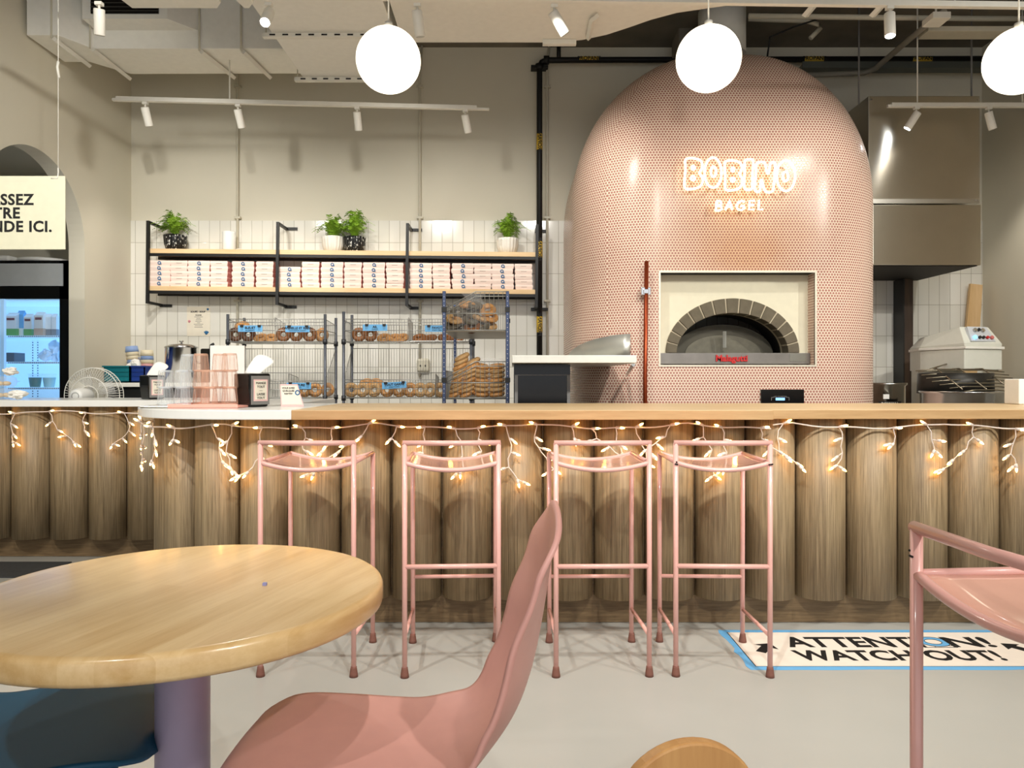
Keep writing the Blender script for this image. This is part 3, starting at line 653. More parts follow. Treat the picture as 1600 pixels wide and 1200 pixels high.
# ================================================================== extraction hood
t = thing('extraction_hood', 'large brushed steel extraction hood beside the oven dome', 'hood', (0, 0, 0))
hx0, hx1, hy = X(1357, 6.3), X(1531, 6.3), 6.3
MB().box(hx0, hx1, hy, BW-.014, Z(318, hy), Z(150, hy)).build('upper_panel', steel_s, t, bevel=.004)
h2 = 6.22; b = MB().box(X(1364, h2), X(1533, h2), h2, BW-.014, Z(414, h2)+.0, Z(320, h2)); b.build('lower_canopy', steel_s, t, bevel=.004)
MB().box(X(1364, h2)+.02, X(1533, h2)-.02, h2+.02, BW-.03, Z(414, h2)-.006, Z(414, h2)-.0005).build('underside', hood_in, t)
MB().box(hx0+.01, hx1-.005, hy-.006, hy, Z(318, hy)+.0, Z(311, hy)).build('seam_strip', steel, t)
b = MB()
for px, py in ((1361, 156), (1528, 156), (1524, 313), (1528, 313)): b.cyl((X(px, hy), hy-.009, Z(py, hy)), (X(px, hy), hy, Z(py, hy)), .008, 8)
b.build('rivet', chrome, t)
t = thing('dark_post', 'tall dark brown post rising to the hood underside', 'post', (0, 0, 0))
MB().box(X(1412, 7.02), X(1427, 7.02), 7.02, BW-.014, 0, 2.13).build('post_body', brownw, t, bevel=.003)
MB().box(X(1412, 7.02)-.012, X(1412, 7.02)-.001, 7.0, BW-.014, 0, 2.13).build('side_strip', black, t)
tag(MB().prism([(X(1519, 7.1), 7.05), (X(1536, 7.1), 7.05), (X(1536, 7.1), 7.075), (X(1519, 7.1), 7.075)], 0, 1).build('tmp', boardw), 'x', 'x')
bpy.data.objects.remove(bpy.data.objects['tmp'])
b = MB(); xa = X(1518, 7.0)
b.yprism([(X(1505, 7.0), .9), (X(1535, 7.0), .9), (X(1546, 7.0), Z(443, 7.0)), (X(1527, 7.0), Z(441, 7.0))], 7.05, 7.08)
b.box(X(1500, 7.0), X(1540, 7.0), 7.0, 7.12, .86, .9)
b2 = MB(); b2.yprism([(X(1494, 7.0), 0.002), (X(1524, 7.0), .002), (X(1546, 7.0), Z(443, 7.0)), (X(1527, 7.0), Z(441, 7.0))], 7.1, 7.13)
tag(b2.build('wooden_board', boardw), 'long pale wooden board leaning on the tiled corner behind the mixer', 'board')

# ================================================================== spiral mixer, pot
my = 5.75
t = thing('dough_mixer', 'cream spiral dough mixer with button panel and wire bowl guard', 'mixer', (0, 0, 0))
xl, xm, xr = X(1443, 6.1), X(1511, 5.72), X(1566, 5.85)
def loft(secs, mi=0):
    b = MB(); n = len(secs[0]); b.grid([s_+[s_[0]] for s_ in secs], False, mi)
    b.face(list(range(n+1))[:n][::-1]); k = len(b.v)-(n+1); b.face([k+i for i in range(n)]); return b
def sec(z, e, x_shift=0): return [(xl-e, 6.15, z), (xm, my-e, z), (xr+e, my+.1-e, z), (xr+e, 6.5, z), (xl-e+.1, 6.5, z)]
zt, z1_, z2_ = Z(509, my), Z(536, my), Z(545, my)
loft([sec(Z(578, my), 0), sec(z2_, 0)]).build('head', mixer_m, t, bevel=.008)
loft([sec(z2_, .012), sec(z2_+.02, .012)]).build('head_rim', white, t, bevel=.003)
top = [(xl+.07, 6.2, Z(526, 6.2)), (xm+.02, my+.10, zt), (xr-.07, my+.16, zt), (xr-.07, 6.45, zt), (xl+.16, 6.45, Z(526, 6.2))]
mid = [(xl+.0, 6.15, z1_-.012), (xm, my, z1_), (xr, my+.1, z1_), (xr, 6.5, z1_), (xl+.1, 6.5, z1_-.012)]
loft([sec(z2_+.02, .0), mid, top]).build('lid', mixer_m, t, bevel=.006)
loft([[(xl+.02, 6.16, 0), (xl+.26, 6.0, 0), (xr-.1, 6.2, 0), (xr-.1, 6.48, 0), (xl+.1, 6.48, 0)], [(xl+.02, 6.16, Z(578, my)), (xl+.26, 6.0, Z(578, my)), (xr-.1, 6.2, Z(578, my)), (xr-.1, 6.48, Z(578, my)), (xl+.1, 6.48, Z(578, my))]]).build('body', mixer_m, t, bevel=.01)
# sloping button panel
pa, pb = Vector((xm+.055, my+.02, z1_+.012)), Vector((xr-.06, my+.10, z1_+.012)); pc, pd = Vector((xr-.1, my+.152, zt-.006)), Vector((xm+.06, my+.085, zt-.006))
nrm = (pb-pa).cross(pd-pa).normalized(); nrm = nrm if nrm.y < 0 else -nrm
b = MB(); n = 0; b.v += [tuple(p+nrm*.012) for p in (pa, pb, pc, pd)]+[tuple(p-nrm*.01) for p in (pa, pb, pc, pd)]
for q in ((0, 1, 2, 3), (7, 6, 5, 4), (0, 4, 5, 1), (1, 5, 6, 2), (2, 6, 7, 3), (3, 7, 4, 0)): b.face(q)
panel = b.build('button_panel', mat('panel_grey', (196, 200, 204), .35), t)
btn = [(.16, .22, .016, screen), (.36, .22, .011, black), (.52, .22, .011, black), (.69, .22, .011, red_m), (.88, .22, .014, mat('button_pink', (200, 110, 104), .4)), (.28, .72, .015, steel), (.47, .75, .012, black), (.65, .72, .015, steel)]
for u, v, r_, m_ in btn:
    p = (pa.lerp(pb, u)).lerp(pd.lerp(pc, u), v)
    MB().cyl(p+nrm*.012, p+nrm*.03, r_, 14).build('button', m_, panel)
bc = (X(1520, 5.45), 5.55)
MB().lathe([(.20, 0.35), (.26, .42), (.285, .7), (.29, Z(615, 5.5)), (.305, Z(613, 5.5)), (.30, Z(611, 5.5)), (.28, Z(612, 5.5)), (.27, .9)], (bc[0], bc[1], 0), 40).build('bowl', chrome, t)
MB().lathe([(.22, 0), (.22, .35)], (bc[0], bc[1], 0), 24).build('bowl_base', mixer_m, t)
b = MB(); zg0, zg1 = Z(609, 5.4), Z(577, 5.75)
for k in range(9):
    f_ = k/8; r_ = .27; yy = bc[1]-.26+.4*f_; hw = math.sqrt(max(.01, .29**2-(yy-bc[1])**2))+.03
    zz = zg0+(zg1-zg0)*min(1, f_*1.25)
    b.tube([(bc[0]-hw, yy, zz-.012), (bc[0]-hw*.5, yy, zz), (bc[0]+hw*.5, yy, zz), (bc[0]+hw, yy, zz-.012)], .004, 6)
for sx in (-.17, 0.0, .17):
    b.tube([(bc[0]+sx, bc[1]-.26, zg0+.004), (bc[0]+sx, bc[1]+.06, zg1+.003), (bc[0]+sx, bc[1]+.15, zg1+.003)], .005, 6)
b.tube([(X(1479, 6.0), 5.95, Z(567, 5.95)), (bc[0]-.16, 5.72, zg1)], .006, 6)
MB().lathe([(.255, Z(611, 5.5)-.02), (.25, Z(583, 5.6))], (bc[0], bc[1]+.12, 0), 30, cap=True).build('bowl_shade_backing', mat('bowl_shade_dark', (44, 42, 38), .4, .4), t)  # dark backing added to imitate the shade inside the bowl
b.build('bowl_guard', mat('guard_wire', (150, 140, 120), .3, .9), t)
MB().sphere((X(1479, 6.0), 5.95, Z(567, 5.95)), .022, 12, 8).build('hinge_knob', black, t)
t = thing('stock_pot', 'dull steel drum pot standing beside the oven right side', 'pot', (X(1389, 6.5), 6.55, 0))
MB().lathe([(.15, 0), (.15, 1.14), (.165, 1.15), (.165, 1.165), (.15, 1.165), (.145, 1.13)], (0, 0, 0), 36).build('pot_body', steel, t)
MB().box(-.10, -.05, -.156, -.15, 1.03, 1.07).build('sticker', paper_w, t)
b = MB().box(-.145, .05, -.160, -.158, .965, 1.01).build('name_plate', black, t)
text('lettering', 'ROWAN', .036, white, b, (-.05, -.161, .988), bold=.0003)
tag(MB().box(X(1583, 4.3), X(1640, 4.3), 4.25, 4.38, 1.056, Z(592, 4.3)).build('cream_box', paper_w, bevel=.006), 'cream box standing on the wooden counter at the far right edge', 'box')

# ================================================================== counters
CY = 3.73; PW_ = .2478
def halfcyl(b, p0, p1, z0_, z1_, seg=12):
    """half round column bulging to the right-hand side of p0->p1 (towards the room)"""
    a = Vector(p0); c = Vector(p1); m_ = (a+c)/2; r_ = (c-a).length/2; ux = (c-a).normalized(); n_ = Vector((ux.y, -ux.x))
    if n_.y > 0 and abs(ux.x) > .5: n_ = -n_
    pts = [m_-ux*r_*.985*math.cos(PI*i/seg)+n_*r_*math.sin(PI*i/seg) for i in range(seg+1)]
    n0 = len(b.v); k = len(pts)
    b.v += [(p.x, p.y, z0_) for p in pts]+[(p.x, p.y, z1_) for p in pts]
    for i in range(k-1): b.face((n0+i, n0+i+1, n0+k+i+1, n0+k+i), True)
    b.face([n0+i for i in range(k)][::-1]); b.face([n0+k+i for i in range(k)]); b.face((n0+k-1, n0, n0+k, n0+2*k-1))
    return b
path = [(-1.78, 5.1), (-1.86, 4.86), (-1.875, 4.61), (-1.872, 4.36), (-1.80, 4.12), (-1.66, 3.915), (-1.49, 3.79), (-1.33+.0, CY)]
path = [(-1.875, 4.93), (-1.885, 4.69), (-1.88, 4.445), (-1.853, 4.2), (-1.752, 3.975), (-1.567, 3.812), (-1.335, CY)]
xs = -1.335; 
while xs < 3.7: xs += PW_; path.append((xs, CY))
bar = thing('bar_counter', 'long oak bar front of half round vertical columns facing the stools', 'counter', (0, CY, 0))
zf0, zf1 = .138, 1.008
for k in range(len(path)-1):
    b = halfcyl(MB(), (path[k][0], path[k][1]-CY), (path[k+1][0], path[k+1][1]-CY), zf0, zf1)
    # slight tone shift comes from object coordinates
    b.build('fluted_column', oak, bar)
kick = [(-1.86, 4.93), (-1.86, 4.2), (-1.755, 3.98), (-1.565, 3.825), (-1.335, CY-.01), (3.9, CY-.01), (3.9, CY+.1), (-1.3, CY+.1), (-1.5, 3.92), (-1.66, 4.05), (-1.75, 4.25), (-1.75, 4.93)]
MB().prism([(x, y-CY) for x, y in kick], 0.002, zf1).build('kick_board', oak_k, bar)
bar2 = thing('side_counter', 'lower left oak counter front of half round columns below the white top', 'counter', (-2.8, 5.1, 0))
xk = X(243, 5.1)+.2577*1; k = 0; xx = X(202, 5.1)+.2577
while xx-.2577 > -3.64:
    halfcyl(MB(), (xx-.2577+2.8, 0), (xx+2.8, 0), .138, 1.015).build('fluted_column', oak, bar2); xx -= .2577
MB().box(-.82, X(202, 5.1)+.2577+2.8, -.0, .1, .002, 1.015).build('kick_board', oak_k, bar2)
# tops
T0, T1z = 1.010, 1.055
wt = thing('wooden_worktop', 'long pale wooden bar top running behind the pink stools', 'worktop', (1, 4, 0))
o = MB().prism([(X(455, 3.5)-1, -.5), (X(1209, 3.5)-1, -.5), (X(1196, 3.57)-1, -.43), (2.9, -.43), (2.9, .5), (X(455, 3.5)-1, .5)], T0, T1z).build('slab', [birch_e, birch], wt, bevel=.003)
for p in o.data.polygons:
    if p.normal.z > .9: p.material_index = 1
ql = thing('white_worktop', 'white stone counter top with rounded corner under the drinking glasses', 'worktop', (-1.5, 4, 0))
crn = [(-1.0216, 3.5), (-1.25, 3.5), (-1.42, 3.515), (-1.58, 3.56), (-1.74, 3.65), (-1.87, 3.79), (-1.955, 3.96), (-1.995, 4.15), (-2.0, 4.4), (-2.0, 4.93)]
MB().prism([(x+1.5, y-4) for x, y in [(-1.0225, 4.5), (-1.0225, 3.5)]+catm(crn[1:], False, 6)+[(-2.0, 5.55), (-1.3, 5.55), (-1.3, 4.5)]][::-1], T0, T1z).build('slab', quartz, ql, bevel=.004)
MB().box(-2.2, -.5005, .93, 1.6, T1z-.037, T1z+.005).build('slab', quartz, ql, bevel=.003)
MB().box(-.9, -.45, -.1, -.0, .2, .3)
# ================================================================== string lights
def bulb_mesh():
    b = MB(); b.tube([(0, 0, 0), (0, 0, -.012), (0, 0, -.016)], [.0045, .0058, .0035], 8, mi=0)
    b.tube([(0, 0, -.015), (0, 0, -.019), (0, 0, -.026), (0, 0, -.031)], [.0032, .0042, .0032, .0008], 8, mi=1)
    o = b.build('bulb', [sock_m, bulb_m]); me = o.data; bpy.data.objects.remove(o); return me
BULB = bulb_mesh()
def add_bulb(parent, p, d):
    o = bpy.data.objects.new('bulb', BULB); C.objects.link(o); o.parent = parent; o.location = p
    o.rotation_euler = (-Vector(d)).to_track_quat('Z', 'Y').to_euler(); o.scale = (1.35, 1.35, 1.35)
def string_light(label, pts, drops, seed, top, zlow=.30):
    rnd = random.Random(seed); t = thing('string_lights', label, 'string lights', (0, 0, 0)); b = MB()
    # main cord, sagging between fixings
    P_ = []; L_ = 0; D = [0]
    for i in range(1, len(pts)): D.append(D[-1]+math.dist(pts[i-1], pts[i]))
    def pos(s_):
        for i in range(1, len(pts)):
            if s_ <= D[i] or i == len(pts)-1:
                f_ = (s_-D[i-1])/(D[i]-D[i-1]); x = pts[i-1][0]+(pts[i][0]-pts[i-1][0])*f_; y = pts[i-1][1]+(pts[i][1]-pts[i-1][1])*f_
                tx, ty = (pts[i][0]-pts[i-1][0])/(D[i]-D[i-1]), (pts[i][1]-pts[i-1][1])/(D[i]-D[i-1]); return x, y, tx, ty
    n = int(D[-1]/.03); ph = rnd.random()*3
    def zc_(s_): return top-.02-.022*abs(math.sin(s_*4.3+ph))+.004*math.sin(s_*21)
    for k in range(n+1):
        x, y, tx, ty = pos(D[-1]*k/n); P_.append((x, y+.003*math.sin(k*1.7), zc_(D[-1]*k/n)))
    b.tube(P_, .0035, 6)
    for k in range(0, n, 3):      # twisted second strand
        pass
    s_ = .04; 
    for s_ in drops(D[-1], rnd):
        x, y, tx, ty = pos(s_); p = Vector((x, y, zc_(s_))); L_ = rnd.choice([1, 2, 3, 3, 4])
        add_bulb(t, p, Vector((tx*rnd.choice([-1, 1]), ty*0-.25, rnd.uniform(-.2, .6))))
        ang = rnd.uniform(-.5, .5)
        for k in range(L_):
            st = rnd.uniform(.05, .075); q = p+Vector((tx*math.sin(ang)*st, ty*math.sin(ang)*st, -math.cos(ang)*st)); q.y -= rnd.uniform(-.003, .004)
            m_ = (p+q)/2+Vector((tx*rnd.uniform(-.01, .01), 0, rnd.uniform(-.006, .006)))
            b.tube([p, m_, q], .0027, 6, cap=False)
            sd = rnd.choice([-1, 1]); e = Vector((tx*sd*.8, ty*sd*.8-.15, -rnd.uniform(.1, .9))).normalized()
            q2 = q+e*rnd.uniform(.004, .03); b.tube([q, q2], .0027, 6); add_bulb(t, q2, e)
            p = q; ang = max(-1.0, min(1.0, ang+rnd.uniform(-.9, .9)))
        add_bulb(t, p, Vector((tx*math.sin(ang), ty*math.sin(ang), -math.cos(ang))))
    b.build('cord', sock_m, t); return t
def every(a, jit=.04, st=.05):
    def f_(L_, rnd):
        s_ = st; o = []
        while s_ < L_-.02: o.append(s_); s_ += a+rnd.uniform(-jit, jit)
        return o
    return f_
YL = 3.585
string_light('string lights hanging below the far left white counter top', [(-3.55, 4.955), (X(238, 4.955), 4.955)], every(.235, .05), 3, 1.014)
string_light('string lights hanging below the rounded white corner', [(-2.005, 4.25), (-1.97, 4.02), (-1.89, 3.85), (-1.75, 3.70), (-1.58, 3.61), (-1.3, YL), (X(452, YL), YL)], every(.15, .05), 5, 1.004)
string_light('string lights hanging below the wooden bar behind the pink stools', [(X(455, YL), YL), (X(1205, YL), YL)], every(.135, .05), 11, 1.008)
string_light('string lights hanging below the right stretch of the wooden bar', [(X(1208, 3.59), 3.592), (3.0, 3.592)], every(.21, .06), 23, 1.008)

# ================================================================== bar stools
def make_stool():
    t = thing('bar_stool', 'x', 'stool'); w_, r_ = .1885, .0105; dn, df = -.2, .2; hb, hs_ = .942, .862
    for sx in (-1, 1):
        leg = MB().tube([(sx*w_, dn, .02), (sx*w_, dn, hb)], r_, 12).build('leg', pink, t)
        MB().lathe([(.0175, 0), (.0165, .012), (.013, .035), (.0125, .04)], (sx*w_, dn, 0), 16).build('foot_cap', rubber, leg)
        leg = MB().tube([(sx*w_*.995, df, .02), (sx*w_, df, hs_)], r_, 12).build('leg', pink, t)
        MB().lathe([(.0175, 0), (.0165, .012), (.013, .035), (.0125, .04)], (sx*w_, df, 0), 16).build('foot_cap', rubber, leg)
    MB().tube([(-w_-.008, dn, hb), (0, dn-.012, hb), (w_+.008, dn, hb)], r_, 12).build('back_rail', pink, t)
    MB().tube([(-w_, dn, .444), (w_, dn, .444)], r_*.95, 12).build('footrest', pink, t)
    MB().tube([(-w_, df, .30), (w_, df, .30)], r_*.85, 12).build('footrest', pink, t)
    for sx in (-1, 1): MB().tube([(sx*w_, dn, .165), (sx*w_, df, .15)], r_*.8, 12).build('side_rung', pink, t)
    b = MB(); rws = []
    for j in range(9):
        y = dn+(df-dn)*j/8; rws.append([(w_*(-1+i/8), y, hs_-.03*(1-(-1+i/8)**2)-.004*math.sin(PI*j/8)) for i in range(17)])
    b.grid(rws, True); seat = b.build('seat', pinkseat, t, solid=.006)
    for y in (dn, df): MB().tube([(w_*(-1+i/8), y, hs_-.03*(1-(-1+i/8)**2)) for i in range(17)], r_*.9, 10).build('seat_frame', pink, seat)
    for sx in (-1, 1): MB().tube([(sx*w_, dn, hs_), (sx*w_, df, hs_)], r_*.8, 10).build('seat_frame', pink, seat)
    return t
st0 = make_stool()
GS = 'pink metal bar stools'
sl = [(X(480.5, 3.045), 'pink bar stool partly behind the round wooden table', -.01), (X(703.5, 3.045)-.004, 'second pink bar stool from the table, left of the pink chair back', .05),
      (X(941, 3.045)-.002, 'pink bar stool standing just right of the pink chair back', .02), (X(1129.5, 3.045)+.006, 'pink bar stool with black scuffs whose foot stands on the floor sign', -.03)]
for i, (x, lab, rz_) in enumerate(sl):
    o = st0 if i == 0 else dup(st0)
    o.location = (x, 3.245, 0); o.rotation_euler.z = rz_; o['label'] = lab; o['group'] = GS
    if i == 3:
        b = MB(); b.tube([(-.189, -.212, .868), (-.186, -.2125, .862)], .003, 6).tube([(-.195, -.211, .858), (-.182, -.2125, .855)], .003, 6).tube([(.18, -.2125, .856), (.197, -.211, .858)], .003, 6)
        b.build('tape_mark', black, o)
o = dup(st0, label='pink bar stool nearest the camera at the right edge', group=GS)
rz = math.radians(-90+5); ca, sa = math.cos(rz), math.sin(rz)
cornL = Vector((.1885, -.2)); tgt = Vector((X(1432, 1.31), 1.31))
# local (-w, dn) corner stands at the far left post
cornL = Vector((-.1885, -.2)); r2 = lambda v: Vector((ca*v.x-sa*v.y, sa*v.x+ca*v.y))
q = tgt-r2(cornL); o.location = (q.x, q.y, 0); o.rotation_euler.z = rz
MB().tube([(-.199, -.196, .895), (-.19, -.2115, .893), (-.182, -.2115, .893)], .0022, 6).tube([(-.1995, -.197, .902), (-.191, -.2115, .902)], .0022, 6).build('tape_mark', black, o)

# ================================================================== round table
tx, ty, tr, tz = -.714, 1.638, .428, .75
t = thing('round_table', 'round wooden cafe table on a lilac pedestal in the foreground', 'table', (tx, ty, 0))
MB().lathe([(.0, tz-.05), (tr-.008, tz-.05), (tr-.002, tz-.046), (tr, tz-.04), (tr, tz-.012), (tr-.003, tz-.005), (tr-.009, tz-.001), (tr-.016, tz), (0, tz)], (0, 0, 0), 96, cap=False).build('tabletop', tabw, t)
MB().lathe([(.056, .02), (.056, tz-.06), (.075, tz-.0505)], (0, 0, 0), 40).build('pedestal', lilac, t)
MB().lathe([(.29, 0), (.29, .006), (.28, .012), (.062, .022), (.058, .03)], (0, 0, 0), 48).build('base', lilac, t)
MB().lathe([(.15, tz-.056), (.15, tz-.0502)], (0, 0, 0), 24).build('mount_plate', black, t)
tag(MB().box(-.004, .004, -.004, .004, 0, .006).build('paper_crumb', mat('crumb', (150, 150, 200), .6), loc=(X(415, 1.65), 1.645, tz+.0003)), 'tiny bluish crumb lying on the round wooden table top', 'crumb')

# ================================================================== shell chairs
def shell_chair(name, label, m, loc, rotz):
    t = thing(name, label, 'chair', loc, rotz)
    prof = [(-.335, .395), (-.33, .415), (-.308, .433), (-.255, .442), (-.13, .438), (0, .43), (.10, .428), (.17, .438), (.225, .475), (.268, .535), (.298, .62), (.318, .72), (.332, .82), (.342, .89), (.35, .935)]
    pr = catm(prof, False, 4); D = [0]
    for i in range(1, len(pr)): D.append(D[-1]+math.dist(pr[i-1], pr[i]))
    def at_(s_):
        s_ = max(0, min(D[-1], s_))
        for i in range(1, len(pr)):
            if s_ <= D[i]+1e-9:
                f_ = (s_-D[i-1])/max(1e-9, D[i]-D[i-1]); p = [pr[i-1][j]+(pr[i][j]-pr[i-1][j])*f_ for j in (0, 1)]
                tg = Vector((pr[i][0]-pr[i-1][0], pr[i][1]-pr[i-1][1])).normalized(); return p, tg
    def lerpk(K, u):
        for (a, va), (b_, vb) in zip(K, K[1:]):
            if u <= b_: f_ = (u-a)/(b_-a); f_ = f_*f_*(3-2*f_); return va+(vb-va)*f_
        return K[-1][1]
    rws = []; NS_, NV = 44, 20
    for i in range(NS_+1):
        row = []
        for j in range(NV+1):
            v = -1+2*j/NV; u = i/NS_
            e = max(0, (abs(v)-.3)/.7); cut = 1-math.sqrt(max(0, 1-e*e)); e2 = max(0, (abs(v)-.1)/.9); cut2 = 1-math.sqrt(max(0, 1-e2*e2))
            s_ = .085*cut*1.0+(D[-1]-.085*cut-.095*cut2)*u
            (px, pz), tg = at_(s_); un = s_/D[-1]
            hw = lerpk([(0, .19), (.12, .212), (.45, .212), (.6, .215), (.8, .212), (1, .205)], un)
            cv = lerpk([(0, -.012), (.15, .002), (.35, .002), (.47, .02), (.6, .056), (.75, .058), (.88, .03), (1, -.01)], un)
            nr = Vector((-tg.y, tg.x)); k_ = cv*(abs(v)**2.2)
            row.append((px+nr.x*k_, hw*v, pz+nr.y*k_))
        rws.append(row)
    MB().grid(rws, True).build('shell', m, t, solid=.011, subd=1, bevel=0)
    for sx in (-1, 1):
        for sy_ in (-1, 1):
            MB().tube([(sx*.12-.02, sy_*.1, .415), (sx*.16-.02, sy_*.15, .40), (sx*.22, sy_*.2, 0)], .011, 10).build('leg', m, t)
    return t
shell_chair('shell_chair', 'pink moulded shell chair side on beside the round table', chairp, (-.257, 1.60, 0), math.radians(0))
shell_chair('shell_chair', 'dark teal moulded chair tucked beneath the round wooden table', teal, (-1.10, 1.60, 0), PI+.3)
bpy.data.objects['shell_chair.001'].scale = (1, 1.08, 1.03)

# wooden chair whose rounded back shows at the bottom edge
wy = .86; wx = X(1073, wy)
t = thing('wooden_chair', 'tan wooden chair whose rounded back top peeks up near the camera', 'chair', (wx, wy, 0), math.radians(14))
pts = [(.10*math.cos(PI*i/24), .70+.08*math.sin(PI*i/24)) for i in range(25)]+[(-.10, .5), (-.07, .42), (.07, .42), (.10, .5)]
zz = Z(1156, wy)-.78
MB().yprism([(x*.88, z+zz) for x, z in pts][::-1], -.009, .009, smooth=False).build('backrest', chairw, t, bevel=.003)
MB().prism([(.2*math.cos(2*PI*i/32), .2+.19*math.sin(2*PI*i/32)) for i in range(32)], .40, .42).build('seat', chairw, t, bevel=.004)
for sx in (-1, 1):
    for yy in (.06, .34): MB().tube([(sx*.12, yy, .40), (sx*.17, .2+(yy-.2)*1.4, 0)], [.013, .010], 10).build('leg', chairw, t)

# ================================================================== floor items
t = thing('floor_sign', 'white floor sticker with blue border warning in bold black letters', 'floor sticker', (1.69, 3.36, 0))
rnd = random.Random(4)
lw, hh = .705, .246
edge = [(-lw, -hh)]+[(-lw+i*(2*lw)/20, -hh+rnd.uniform(-.004, .004)) for i in range(1, 20)]+[(lw, -hh), (lw, hh), (-lw, hh)]+[(-lw+rnd.uniform(-.012, .008), hh-2*hh*i/12) for i in range(1, 12)]
MB().prism(edge, .0005, .0012).build('border', blue_l, t)
MB().box(-lw+.03, lw-.03, -hh+.034, hh-.034, .0012, .0016).build('panel_line', ink, t)
MB().box(-lw+.034, lw-.034, -hh+.037, hh-.037, .0016, .002).build('panel', mat('sticker_white', (236, 226, 214), .45), t)
flat = (0, 0, 0)
def textfit(st_, x0_, x1_, y0_, y1_, bold=.004):
    o = text('lettering', st_, .13, ink, t, (0, 0, .0023), (0, 0, 0), bold, .0002, 'LEFT')
    xs2 = [v.co.x for v in o.data.vertices]; ys2 = [v.co.y for v in o.data.vertices]
    for v in o.data.vertices:
        v.co.x = x0_+(v.co.x-min(xs2))/(max(xs2)-min(xs2))*(x1_-x0_); v.co.y = y0_+(v.co.y-min(ys2))/(max(ys2)-min(ys2))*(y1_-y0_)
textfit('ATTENTI', -.45, .165, .011, .145); textfit('N!', .285, .485, .011, .145); textfit('WATCH OUT!', -.463, .425, -.15, -.025)
b = MB(); n = 24
for ra, rb, m_, nm in ((.062, .033, blue_l, 'ring'),):
    b = MB(); rws = [[(.228+r_*math.cos(2*PI*i/n)*1.1, .08+r_*math.sin(2*PI*i/n), .0024) for i in range(n+1)] for r_ in (rb, ra)]
    b.grid(rws, False); b.build('ring_emblem', m_, t)
b = MB()
for r_ in (.062, .033): b.tube([(.228+r_*math.cos(2*PI*i/n)*1.1, .08+r_*math.sin(2*PI*i/n), .0026) for i in range(n)], .0016, 4, closed=True)
b.tube([(.27, .028, .0026), (.31, .03, .0026)], .0016, 4).tube([(.15, .008, .0026), (.30, .008, .0026)], .0015, 4).tube([(.20, .014, .0026), (.20, .006, .0026)], .002, 4)
b.build('ring_outline', ink, t)
for sx in (-1, 1):
    b = MB(); c0 = -.565 if sx < 0 else .565
    ar = [(-.055, .02), (0, .075), (.055, .02), (.022, .02), (.022, -.06), (-.022, -.06), (-.022, .02)]
    an = math.radians(35*sx*-1*-1)
    b.prism([(c0+x*math.cos(an)-y*math.sin(an), .0+x*math.sin(an)+y*math.cos(an)) for x, y in ar][::-1], .002, .0024); b.build('arrow', ink, t)
tag(MB().box(X(-60, 4.7), X(84, 4.7)-.02, 4.55, 4.93, .0005, .008).build('floor_mat', matm, bevel=.003), 'dark floor mat lying before the left counter', 'mat')

# ================================================================== wall shelf unit
SY = 6.92
U = thing('wall_shelf_unit', 'black metal framed wall shelf with two pale wooden boards', 'shelf', (-1.57, SY, 0))
slope = math.radians(.55); U.rotation_euler.y = slope
def SU(x): return x+1.57
zt_, zs1, zs2, zb_ = 2.648-.02, 2.378, 2.035, 1.872
bx = [-3.35, -2.165, -.98, .205]
MB().box(SU(-3.36), SU(.215), 0.0, .255, zs1-.042, zs1).build('shelf_board', shelfw, U, bevel=.002)
MB().box(SU(-3.36), SU(.215), 0.0, .255, zs2-.042, zs2).build('shelf_board', shelfw, U, bevel=.002)
for z_ in (zs1, zs2): MB().box(SU(-3.36), SU(.215), -.002, .02, z_-.068, z_-.043).box(SU(-3.36), SU(.215), .2, .225, z_-.068, z_-.043).build('angle_bar', black, U)
for x in bx:
    b = MB(); x = SU(x)
    b.box(x-.013, x+.013, -.028, -.003, zb_, zt_).box(x-.013, x+.013, -.027, .262, zt_-.022, zt_).box(x-.013, x+.013, -.027, .262, zb_, zb_+.022)
    b.box(x-.013, x+.1, .25, .264, zt_-.02, zt_+.006).box(x-.013, x+.1, .25, .264, zb_-.006, zb_+.02)
    b.build('bracket', black, U)
def on_shelf(x, z): return z-(x+1.57)*math.tan(slope)
# pastry boxes
def pbox(w_, logo):
    h_ = .0465; b = MB(); 
    n = len(b.v); b.box(-w_/2+.006, w_/2-.006, -.095, .095, 0, h_*.62, top=(.006, .006))
    b.box(-w_/2, w_/2, -.101, .101, h_*.62, h_, top=(-.004, -.004))
    for i, f_ in enumerate(b.f):
        k = i % 6; b.mi[i] = 0 if k in (1, 2) else 1
    o = b.build('pastry_box', [boxf, boxs])
    if logo:
        l = MB(); l.tube([(.0+.0125*math.cos(2*PI*i/14), -.1022, .024+.0125*math.sin(2*PI*i/14)) for i in range(14)], .0042, 6, closed=True)
        l.tube([(.011, -.1022, .012), (.02, -.1022, .012)], .003, 5).build('ring_logo', boxblue, o)
    else:
        MB().box(-.026, .026, -.1018, -.1, .022, .026).build('printed_line', mat('print_grey', (176, 160, 150), .7), o)
    return o
pb = {1: pbox(.206, 1), 0: pbox(.163, 0)}
names = ['first', 'second', 'third', 'fourth', 'fifth', 'sixth']; secn = ['left', 'middle', 'right']
cols = [[(247, 1, 5), (278, 0, 5), (309, 1, 5), (341, 0, 5), (378, 1, 5), (412, 0, 5)], [(451, 1, 4), (484, 0, 5), (518, 1, 5), (550.5, 0, 5), (584, 1, 5), (616, 0, 5)], [(657, 1, 5), (689.5, 0, 5), (723, 1, 5), (754, 0, 5), (785, 1, 5), (818, 0, 5)]]
used = set(); rb = random.Random(9)
